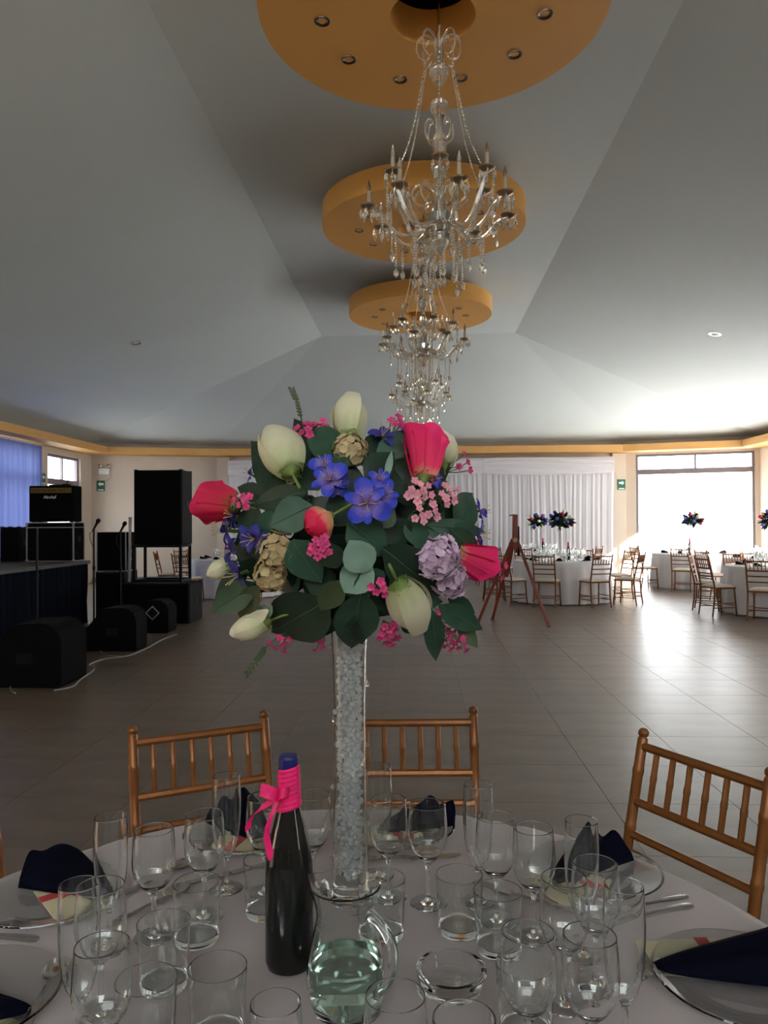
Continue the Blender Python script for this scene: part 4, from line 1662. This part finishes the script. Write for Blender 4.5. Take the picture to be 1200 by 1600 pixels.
exit_sign('green exit sign with a white arrow pointing right beside the bright opening', (5.17, FARY-.125, 2.40), 0, False)
ca = math.atan2(FARY-CHY, -(SIDE-CHX))
cdv = Vector((SIDE-CHX, FARY-CHY, 0)).normalized()
pw = Vector((-SIDE, CHY, 0))+cdv*.22
nw = Vector((cdv.y, -cdv.x, 0))
exit_sign('green exit sign with a white arrow pointing left under the emergency lamp', (pw+nw*.003+Vector((0, 0, 2.44))), math.atan2(cdv.y, cdv.x), True)
exit_sign('small dark sign on the left wall between sheer curtain and window', (-SIDE+.003, 16.5, 2.47), pi/2, True, .18, .25)
t = thing('emergency_lamp', 'white emergency lamp box with two heads above the left exit sign', 'lamp', pw+nw*.002+cdv*.08+Vector((0, 0, 2.80)), math.atan2(cdv.y, cdv.x))
MB().box((0, -.04, 0), (.26, .08, .15), bev=.01).build('case', M['signw'], t)
for s in (-1, 1):
    m = Matrix.Translation((s*.10, -.06, .13)) @ Matrix.Rotation(pi/2, 4, 'X')
    MB().lathe([(0, -.03), (.03, -.03), (.05, .03), (.045, .035), (0, .025)], 14, m).build('lamp_head', M['chrome'], t)
    MB().tube([(s*.10, -.04, .07), (s*.10, -.05, .10)], .012, 6).build('lamp_bracket', M['steel'], t)
MB().tube([(-.13, -.01, -.05), (-.26, -.006, -.12), (-.14, -.006, -.21)], .006, 5).build('cord', M['cable'], t)
MB().tube([(.13, -.01, -.05), (.20, -.006, -.12), (.06, -.006, -.24)], .006, 5).build('cord', M['cable'], t)

# ---------------- far banquet tables
ftb_cl = cloth_mesh(.86, .752, .735, 19, 8, .035, 120).mesh('cloth', M['cloth2'], 180)


def far_table(x, y, wh):
    t = thing('round_table', 'round banquet table under white cloth, '+wh, 'table', (x, y, 0), 0, 'far banquet tables')
    MB().lathe([(0, .73), (.84, .73), (.85, .74), (.84, .749), (0, .749)], 40).build('tabletop', M['blackside'], t)
    for q in range(4):
        a = q*pi/2+.6
        MB().tube([(.55*cos(a), .55*sin(a), .73), (.56*cos(a), .56*sin(a), 0)], .016, 6).build('leg', M['steel'], t)
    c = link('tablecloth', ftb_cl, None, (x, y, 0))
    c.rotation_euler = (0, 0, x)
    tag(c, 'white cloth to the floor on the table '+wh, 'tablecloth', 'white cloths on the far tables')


TABLES = dict(A=(2.62, 14.4, 'behind the wooden easel'), B=(2.75, 18.0, 'closest to the backdrop curtain'), C=(5.75, 12.4, 'nearest at the right edge'),
              G=(6.7, 14.95, 'behind the nearest right one'), D=(6.05, 17.3, 'right in front of the bright opening'), E=(-3.75, 15.5, 'far left behind the tall speaker'))
for k, (x, y, wh) in TABLES.items():
    far_table(x, y, wh)

# simple glasses for the far tables
fw = MB().lathe([(0, 0), (.034, 0), (.030, .004), (.005, .010), (.004, .07), (.02, .082), (.037, .115), (.037, .145), (.033, .185), (.031, .185), (.034, .145), (.033, .115), (.015, .086), (0, .082)], 10).mesh('wine_glass', M['glass'], 60)
ff = MB().lathe([(0, 0), (.030, 0), (.028, .004), (.004, .010), (.004, .06), (.022, .10), (.028, .16), (.026, .22), (.024, .22), (.025, .16), (.019, .105), (0, .075)], 10).mesh('champagne_flute', M['glass'], 60)
fplate = MB().lathe([(0, .002), (.09, .003), (.135, .016), (.130, .018), (.088, .007), (0, .006)], 24).mesh('plate', M['thick'], 50)
nmb = MB()


def ntop(u, v):
    x = .19*(u-.45)
    s = v*2-1
    return (x*.78, s*.06*(.1+.9*u**.75), .055*(.12+.88*u**.9)*max(0, 1-s*s)**.55)


nmb.grid(ntop, 8, 8).grid(lambda u, v: (ntop(u, v)[0], ntop(u, v)[1]*.95, ntop(u, v)[2]*.9-.0005), 8, 8)
fnap = nmb.mesh('napkin', M['navy'], 180)
fbot = MB().lathe([(0, 0), (.036, 0), (.0385, .012), (.0385, .150), (.0325, .195), (.019, .25), (.0155, .268)], 16).mesh('body', M['bottle'], 40)
fbotp = MB().lathe([(.0155, .252), (.0205, .252), (.017, .318), (.014, .335), (0, .3355)], 14).mesh('pink_wrap', M['pinkr'], 40)
fvase = MB().lathe([(0, 0), (.050, 0), (.050, .004), (.0345, .03), (.030, .22), (.030, .40), (.036, .55), (.033, .55), (.027, .40), (.027, .22), (.030, .04), (0, .034)], 16).mesh('trumpet_vase', M['gel'], 50)
# bouquet of the far tables
fq = thing('flower_bouquet', 'x', 'bouquet', (0, 0, 0), 0, 'bouquets on the far tables')
fol = MB()
rb_ = random.Random(12)
for k in range(90):
    z = rb_.uniform(-.75, 1)
    a = rb_.uniform(0, 2*pi)
    d = Vector((sqrt(1-z*z)*cos(a), sqrt(1-z*z)*sin(a), z*.85))
    b, tp = d*.09, d*rb_.uniform(.19, .25)+Vector((rb_.uniform(-.05, .05), rb_.uniform(-.05, .05), rb_.uniform(-.05, .03)))
    s = (tp-b).cross(Vector((rb_.uniform(-1, 1), rb_.uniform(-1, 1), rb_.uniform(-1, 1)))).normalized()*rb_.uniform(.025, .04)
    m_ = (b+tp)/2+d*.015
    fol.add([b, m_+s, tp, m_-s], [(0, 1, 2, 3)])
fol.ball((0, 0, 0), (.13, .13, .11), 10, 7)
f_ = fol.build('foliage', M['leafdark'], fq, angle=0)
f_['kind'] = 'stuff'
bud = [(0, -.02), (.022, -.012), (.034, .012), (.032, .04), (.020, .062), (0, .064)]
buds = {k: MB().lathe(bud, 10).mesh('rose', m, 60) for k, m in (('w', mat('cream_bud', (.78, .76, .55), .6)), ('p', mat('pink_bud', (.80, .03, .12), .6)), ('b', mat('blue_bud', (.08, .08, .50), .6)))}
for k, c in enumerate('wbpwbwpbpwbwbpb'):
    z = 1-1.5*(k+.5)/15
    a = k*2.4
    d = Vector((sqrt(1-z*z)*cos(a), sqrt(1-z*z)*sin(a), z*.9))
    o = link({'w': 'cream_rose', 'p': 'pink_rose', 'b': 'blue_flower'}[c], buds[c], fq)
    o.matrix_local = Matrix.Translation(d*.185) @ orient(d)
RF = random.Random(4)
first = True
for key, (x, y, wh) in TABLES.items():
    n_set = 8
    ge = 'glasses on the table '+wh
    for s in range(n_set):
        a = 2*pi*s/n_set+.3+x
        ux, uy = cos(a), sin(a)
        px, py = x+.62*ux, y+.62*uy
        o = link('charger_plate', fplate, None, (px, py, .7535))
        tag(o, 'glass plate on the white table '+wh, 'plate', 'plates on the table '+wh)
        o = link('napkin', fnap, None, (px, py, .762))
        o.rotation_euler = (0, 0, a)
        tag(o, 'dark napkin on a plate of the table '+wh, 'napkin', 'napkins on the table '+wh)
        for q, (me, dr, da) in enumerate(((fw, .40, .02), (fw, .36, .24), (ff, .44, .30), (fw, .27, -.12))):
            if q == 3 and key in 'EB':
                continue
            o = link(me.name.split('.')[0], me, None, (x+dr*cos(a+da), y+dr*sin(a+da), .7525))
            tag(o, ('wine glass' if me is fw else 'champagne flute')+' on the white table '+wh, 'glass', ('wine ' if me is fw else 'flute ')+ge)
    v = link('trumpet_vase', fvase, None, (x, y, .7525))
    tag(v, 'tall clear vase holding a bouquet on the table '+wh, 'vase', 'vases on the far tables')
    bt = thing('wine_bottle', 'dark bottle with pink neck on the table '+wh, 'bottle', (x-.14+.18*(key == 'C')-.12*(key == 'C'), y-.20, .7525), 0, 'bottles on the far tables')
    if key == 'A':
        bt.location = (x+.12, y-.12, .7525)
    if key == 'B':
        bt.location = (x+.10, y-.12, .7525)
    link('body', fbot, bt)
    link('pink_wrap', fbotp, bt)
    lab = 'bouquet on a tall vase on the table '+wh
    if first:
        fq.location = (x, y, 1.47)
        fq['label'] = lab
        first = False
    else:
        dup(fq, (x, y, 1.47), x*3, lab)

# ---------------- far chairs
GF = 'chairs around the far tables'
for key, x, y, lab in [
    ('A', 2.22, 13.42, 'bronze chair facing away, right behind the easel right leg'),
    ('A', 2.98, 13.38, 'bronze chair seen from behind, right front of the table behind the easel'),
    ('A', 3.66, 13.75, 'bronze chair side on, at the right of the table behind the easel'),
    ('A', 3.75, 14.75, 'bronze chair at the right rear of the table behind the easel'),
    ('A', 3.22, 15.55, 'golden chair back behind the glasses of the easel table'),
    ('A', 1.62, 13.65, 'bronze chair at the left front of the table, between easel legs'),
    ('A', 1.40, 14.45, 'bronze chair at the left of the table, behind the easel'),
    ('B', 1.80, 17.0, 'bronze chair at the left front of the backdrop table'),
    ('B', 2.30, 16.75, 'bronze chair at the front of the backdrop table'),
    ('B', 3.75, 17.3, 'bronze chair at the right front of the backdrop table'),
    ('B', 1.55, 17.9, 'bronze chair at the left of the backdrop table'),
    ('D', 4.92, 17.0, 'sunlit chair side on, alone left of the opening table'),
    ('D', 5.45, 16.2, 'bronze chair at the left front of the opening table'),
    ('G', 5.50, 14.65, 'gold lit chair at the left of the second right table'),
    ('G', 6.05, 14.1, 'bronze chair at the front of the second right table'),
    ('G', 6.98, 13.70, 'bronze chair at the right front of the second right table'),
    ('C', 4.62, 12.15, 'bronze chair with ivory seat at the left of the nearest right table'),
    ('C', 4.78, 12.85, 'bronze chair behind the left one at the nearest right table'),
    ('C', 5.02, 11.45, 'bronze chair seen from behind at the front of the nearest right table'),
    ('C', 5.55, 13.5, 'bronze chair at the rear of the nearest right table'),
    ('C', 5.95, 11.2, 'bronze chair at the front of the nearest right table, at the photo edge'),
    ('E', -4.32, 14.25, 'red brown chair facing right toward the far left table'),
    ('E', -5.05, 15.3, 'bronze chair behind the speaker stand legs on the left'),
    ('E', -4.95, 16.3, 'bronze chair back farthest behind the speaker stand legs'),
    ('E', -3.2, 14.35, 'bronze chair at the right front of the far left table')]:
    c = TABLES[key]
    v = Vector((x-c[0], y-c[1]))
    if v.length < 1.13:
        v *= 1.13/v.length
        x, y = c[0]+v.x, c[1]+v.y
    place(x, y, face((x, y), c), lab, GF)

# ---------------- easel
t = thing('wooden_easel', 'red brown wooden tripod easel standing empty on the open floor', 'easel', (1.37, 11.12, 0))
ap = Vector((0, 0, 1.20))


def bar(p, q, w, d, nm, m=M['wood']):
    p, q = Vector(p), Vector(q)
    z = (q-p)
    mm = Matrix.Translation((p+q)/2) @ orient(z, (0, 1, 0))
    MB().box((0, 0, 0), (w, d, z.length), mm, bev=.004).build(nm, m, t, angle=0)


bar(ap+Vector((.03, -.01, .02)), (.42, -.36, 0), .042, .024, 'leg')
bar(ap+Vector((-.03, .0, .02)), (-.52, .18, 0), .042, .024, 'leg')
bar(ap+Vector((-.01, .05, .02)), (-.29, .43, 0), .042, .024, 'leg')
bar((.0, .0, 1.06), (.01, .0, 1.57), .075, .035, 'mast')
bar((.055, .005, .98), (.05, .005, 1.40), .035, .03, 'dark_slider', M['steel'])
bar((-.05, .02, 1.16), (-.20, .08, .62), .045, .02, 'inner_brace')
bar((-.02, .03, 1.14), (-.10, .16, .66), .045, .02, 'inner_brace')
bar((.0, .0, 1.565), (-.075, .0, 1.555), .02, .03, 'hook')
MB().lathe([(0, -.02), (.03, -.02), (.035, 0), (.03, .02), (0, .02)], 12, Matrix.Translation((0, -.02, 1.2)) @ Matrix.Rotation(pi/2, 4, 'X')).build('clamp_knob', M['brass'], t)

# ---------------- stage
SX0, SX1, SY0, SY1, SZ = -7.9, -4.9, 4.6, 11.25, .93
t = thing('stage_platform', 'low stage with a dark navy skirt on the left', 'stage', (0, 0, 0))
MB().box(((SX0+SX1)/2, (SY0+SY1)/2, SZ-.025), (SX1-SX0, SY1-SY0, .05), bev=.006).build('deck', M['stagetop'], t, angle=0)


def skirt(p0, p1, nm):
    curtain(MB(), p0, p1, .005, SZ-.05, .14, .016, 3).build(nm, M['navycloth'], t, angle=180)


skirt((SX1-.03, SY0+.05), (SX1-.03, SY1-.05), 'skirt')
skirt((SX0+.05, SY0+.03), (SX1-.05, SY0+.03), 'skirt')
skirt((SX1-.05, SY1-.03), (SX0+.05, SY1-.03), 'skirt')
for xx in (SX0+.2, (SX0+SX1)/2, SX1-.2):
    for yy in (SY0+.25, (SY0+SY1)/2, SY1-.25):
        MB().box((xx, yy, (SZ-.05)/2), (.06, .06, SZ-.05)).build('leg', M['steel'], t, angle=0)


def cabinet(name, label, cat, loc, w, d, h, grp=None, grille=True, handles=True, rz=0.):
    """speaker cabinet facing -y"""
    t = thing(name, label, cat, loc, rz, grp)
    MB().box((0, 0, h/2), (w, d, h), bev=.012).build('cabinet', M['blackside'], t, angle=0)
    if grille:
        MB().box((0, -d/2-.006, h/2), (w-.03, .02, h-.03), bev=.006).build('grille', M['grille'], t, angle=0)
    if handles:
        MB().box((w/2+.003, 0, h*.55), (.012, .16, .08), bev=.004).build('handle', M['steel'], t, angle=0)
    for sx in (-1, 1):
        for sy in (-1, 1):
            MB().box((sx*(w/2-.025), sy*(d/2-.025), h+.004), (.055, .055, .012), bev=.004).build('corner_cap', M['steel'], t, angle=0)
    return t


# combo amplifier on a flight case
AX = -5.285
t = thing('flight_case', 'black flight case with bright metal edges under the amplifier', 'case', (AX-.0, 10.95, SZ+.003))
cw, cdp, chh = .68, .34, .565
MB().box((0, 0, chh/2), (cw, cdp, chh), bev=.004).build('box', M['black'], t, angle=0)
ed = MB()
for sx in (-1, 1):
    for sy in (-1, 1):
        ed.box((sx*cw/2, sy*cdp/2, chh/2), (.018, .018, chh))
for z in (.008, chh-.008, chh-.075):
    for s in (-1, 1):
        ed.box((0, s*cdp/2, z), (cw, .014, .012))
        ed.box((s*cw/2, 0, z), (.014, cdp, .012))
ed.build('metal_edges', M['alum'], t, angle=0)
for sx in (-1, 1):
    for z in (0.02, chh-.02):
        MB().ball((sx*cw/2, -cdp/2, z), .022, 10, 6).build('corner_ball', M['alum'], t)
MB().box((cw/2+.006, 0, .32), (.012, .10, .08), bev=.003).build('recessed_handle', M['steel'], t, angle=0)
t = thing('guitar_amplifier', 'black guitar amplifier with a brass control panel on the flight case', 'amplifier', (AX, 10.95, SZ+chh+.009))
aw, ad, ah = .655, .28, .52
MB().box((0, 0, ah/2), (aw, ad, ah), bev=.012).build('cabinet', M['black'], t, angle=0)
MB().box((0, -ad/2-.003, .20), (aw-.05, .012, .37)).build('grille_cloth', M['grille'], t, angle=0)
pn = MB().box((0, -ad/2-.004, .452), (aw-.06, .012, .075)).build('control_panel', M['gold_panel'], t, angle=0)
for k in range(11):
    MB().lathe([(0, .016), (.010, .015), (.012, 0), (0, 0)], 10, Matrix.Translation((-.25+k*.045, -ad/2-.009, .452)) @ Matrix.Rotation(pi/2, 4, 'X')).build('knob', M['knob'], pn)
for k in range(4):
    MB().box(((-1 if k % 2 else 1)*(aw/2-.05), (-1 if k > 1 else 1)*(ad/2-.05), -.004), (.04, .04, .008)).build('foot', M['steel'], t, angle=0)
MB().box((0, 0, ah+.012), (.20, .03, .024), bev=.006).build('carry_handle', M['steel'], t, angle=0)
fc = bpy.data.curves.new('script_lettering', 'FONT')
fc.body = 'Marshall'
fc.size = .062
fc.shear = .35
fc.extrude = .002
fc.offset = .0008
fc.align_x = 'CENTER'
fc.space_character = .88
fc.materials.append(M['logo'])
f0 = bpy.data.objects.new('lettering_curve', fc)
C.objects.link(f0)
bpy.context.view_layer.update()
fme = bpy.data.meshes.new_from_object(f0.evaluated_get(bpy.context.evaluated_depsgraph_get()))
bpy.data.objects.remove(f0)
fo = link('script_lettering', fme)
fo.parent = t
fo.location = (-.02, -ad/2-.0115, .335)
fo.rotation_euler = (pi/2, 0, 0)
t2 = thing('small_device', 'small black device on top of the amplifier before the window', 'device', (AX+.16, 10.95, SZ+chh+.009+ah+.001))
MB().box((0, 0, .016), (.10, .07, .03), bev=.004).build('case', M['steel'], t2, angle=0)
MB().tube([(.01, 0, .03), (.012, 0, .09)], .006, 6).build('aerial', M['steel'], t2)

cabinet('speaker_cabinet', 'small black speaker left of the flight case on stage', 'speaker', (-5.92, 11.0, SZ), .30, .28, .50, 'black speakers')
# rack on a black box beside the stage
cabinet('bass_cabinet', 'black cabinet at the stage end carrying the equipment rack', 'speaker', (-4.66, 11.65, 0), .44, .55, .735, 'black speakers', handles=False)
t = thing('equipment_rack', 'black rack with metal trimmed edges standing on a cabinet behind the microphone stands', 'rack', (-4.66, 11.65, .748))
MB().box((0, 0, .30), (.44, .42, .59), bev=.004).build('case', M['black'], t, angle=0)
e = MB()
for sx in (-1, 1):
    for sy in (-1, 1):
        e.box((sx*.22, sy*.21, .30), (.014, .014, .59))
for s in (-1, 1):
    e.box((0, s*.21, .008), (.44, .014, .014))
    e.box((s*.22, 0, .008), (.014, .42, .014))
e.build('metal_edges', M['alum'], t, angle=0)
for z in (.18, .30, .42):
    MB().box((.224, -.05, z), (.012, .12, .05), bev=.003).build('catch', M['chrome'], t, angle=0)

# subwoofer, metal stand and tall speaker
cabinet('subwoofer', 'large low black subwoofer under the metal stand', 'speaker', (-3.88, 11.45, 0), 1.03, .66, .585, 'black speakers')
t = thing('speaker_stand', 'black steel frame with four legs between subwoofer and tall speaker', 'stand', (-3.895, 11.5, .598))
lw, ld, lh = .70, .46, .555
for sx in (-1, 1):
    for sy in (-1, 1):
        MB().box((sx*(lw/2), sy*ld/2, lh/2), (.04, .04, lh), bev=.003).build('leg', M['steel'], t, angle=0)
for z in (.02, lh-.02):
    nm_ = 'rail'
    for s in (-1, 1):
        MB().box((0, s*ld/2, z), (lw-.04, .035, .035)).build(nm_, M['steel'], t, angle=0)
        MB().box((s*lw/2, 0, z), (.035, ld-.04, .035)).build(nm_, M['steel'], t, angle=0)
cabinet('loudspeaker', 'tall black loudspeaker on the four legged metal stand', 'speaker', (-3.895, 11.55, 1.155), .735, .50, 1.115, 'black speakers')
tag(MB().tube([(0, 0, 0), (.015, 0, .5), (.02, 0, .97)], .022, 10).build('metal_pipe', M['pale'], None, (-4.33, 11.28, .60)), 'grey metal pipe leaning at the left of the tall loudspeaker', 'pipe')


def wedge(name, label, x0, x1, y0, y1, h, plate=False):
    """floor monitor: sloped face toward the stage (-x), upright rounded back"""
    t = thing(name, label, 'speaker', ((x0+x1)/2, (y0+y1)/2, 0), 0, 'black floor monitors')
    w, d = x1-x0, y1-y0
    p = [(-w/2, 0), (w/2-.02, 0), (w/2, .03), (w/2, h*.72), (w/2-.03, h*.88), (w/2-.10, h*.98), (w/2-.18, h), (-w*.05, h*.985), (-w/2, h*.30)]
    n = len(p)
    mb = MB().add([(x, -d/2, z) for x, z in p]+[(x, d/2, z) for x, z in p],
                  [tuple(range(n)), tuple(range(2*n-1, n-1, -1))]+[(i, i+n, (i+1) % n+n, (i+1) % n) for i in range(n)])
    mb.build('cabinet', M['black'], t, angle=30)
    a, b = Vector((-w*.05, 0, h*.985)), Vector((-w/2, 0, h*.30))
    dd = (b-a)
    nn = Vector((dd.z, 0, -dd.x)).normalized()
    if nn.x > 0:
        nn = -nn
    mm = Matrix.Translation((a+b)/2+nn*.008) @ Matrix.Rotation(math.atan2(dd.x, dd.z), 4, 'Y')
    MB().box((0, 0, 0), (.016, d-.05, dd.length-.04), mm).build('grille', M['grille'], t, angle=0)
    if plate:
        m = Matrix.Translation((.03, -d/2-.004, h*.62)) @ Matrix.Rotation(pi/4, 4, 'Y')
        fr = MB()
        for s in (-1, 1):
            fr.box((s*.062, 0, 0), (.012, .012, .136), m)
            fr.box((0, 0, s*.062), (.112, .012, .012), m)
        fr.build('diamond_frame', M['alum'], t, angle=0)
        MB().box((0, 0, 0), (.112, .006, .112), m).build('connector_plate', M['blackside'], t, angle=0)
    else:
        MB().box((.05, -d/2-.002, h*.45), (.14, .010, .09), bev=.003).build('handle', M['steel'], t, angle=0)
    return t


wedge('floor_monitor', 'nearest and largest black floor monitor at the left edge', -3.98, -3.21, 6.75, 7.28, .575)
wedge('floor_monitor', 'second black floor monitor, behind the nearest one', -3.93, -3.255, 8.7, 9.05, .50)
wedge('floor_monitor', 'smallest black floor monitor with a silver diamond plate before the subwoofer', -3.85, -3.36, 10.15, 10.5, .44, True)
cabinet('floor_box', 'low black box at the left corner beside the nearest monitor', 'speaker', (-4.28, 7.3, 0), .55, .5, .32, 'black speakers', handles=False)


def mic_stand(label, x, y, h, mic=True):
    t = thing('microphone_stand', label, 'stand', (x, y, 0), 0, 'microphone stands')
    MB().tube([(0, 0, .04), (0, 0, h*.62), (0, 0, h)], .0135, 8).build('pole', M['steel'], t)
    for k in range(3):
        a = k*2*pi/3+.5
        MB().tube([(0, 0, .10), (.14*cos(a), .14*sin(a), .05), (.27*cos(a), .27*sin(a), .012)], .010, 6).build('leg', M['steel'], t)
    MB().lathe([(0, -.03), (.018, -.03), (.02, 0), (.018, .03), (0, .03)], 10, Matrix.Translation((0, 0, h*.62))).build('clutch', M['steel'], t)
    if mic:
        m = Matrix.Translation((0, 0, h)) @ Matrix.Rotation(.5, 4, 'Y')
        o = MB().lathe([(0, -.03), (.012, -.03), (.017, .08), (.021, .10), (0, .10)], 12, m).build('microphone', M['steel'], t)
        MB().ball((0, 0, .125), (.031, .031, .036), 12, 8, m).build('mesh_head', M['blackside'], o)
        pts = [(.0, .0, h-.02), (-.06, .0, h-.06), (-.05, 0, h-.16), (-.015, .0, h-.24)]
        MB().tube(pts, .005, 5).build('cable', M['steel'], t)
    return t


mic_stand('microphone stand in front of the equipment rack, left of the two with microphones', -4.44, 10.3, 1.40)
mic_stand('microphone stand in front of the equipment rack, right of the two with microphones', -4.13, 10.45, 1.36)
mic_stand('bare black stand pole before the flight case at the far left', -4.37, 8.6, 1.42, False)
# cables on the floor
for k, (pl, lab) in enumerate(((((84, 1079), (113, 1073), (125, 1062), (147, 1046), (139, 1039), (162, 1030), (198, 1025), (229, 1013), (252, 1000), (276, 991)), 'grey cable running along the floor in front of the floor monitors'),
                               (((149, 1001), (150, 1008), (157, 1017), (170, 1024), (190, 1026)), 'grey cable loop beside the second floor monitor'),
                               (((20, 1050), (16, 1064), (17, 1079), (24, 1083)), 'cable at the left edge before the nearest floor monitor'))):
    pts = [at(x, y, z=.009) for x, y in pl]
    sm = []
    for i in range(len(pts)-1):
        p0, p1, p2, p3 = pts[max(i-1, 0)], pts[i], pts[i+1], pts[min(i+2, len(pts)-1)]
        for s in range(5):
            u = s/5
            sm.append(.5*((2*p1)+(p2-p0)*u+(2*p0-5*p1+4*p2-p3)*u*u+(3*p1-p0-3*p2+p3)*u**3))
    sm.append(pts[-1])
    tag(MB().tube(sm, .008, 6).build('floor_cable', M['cable']), lab, 'cable')
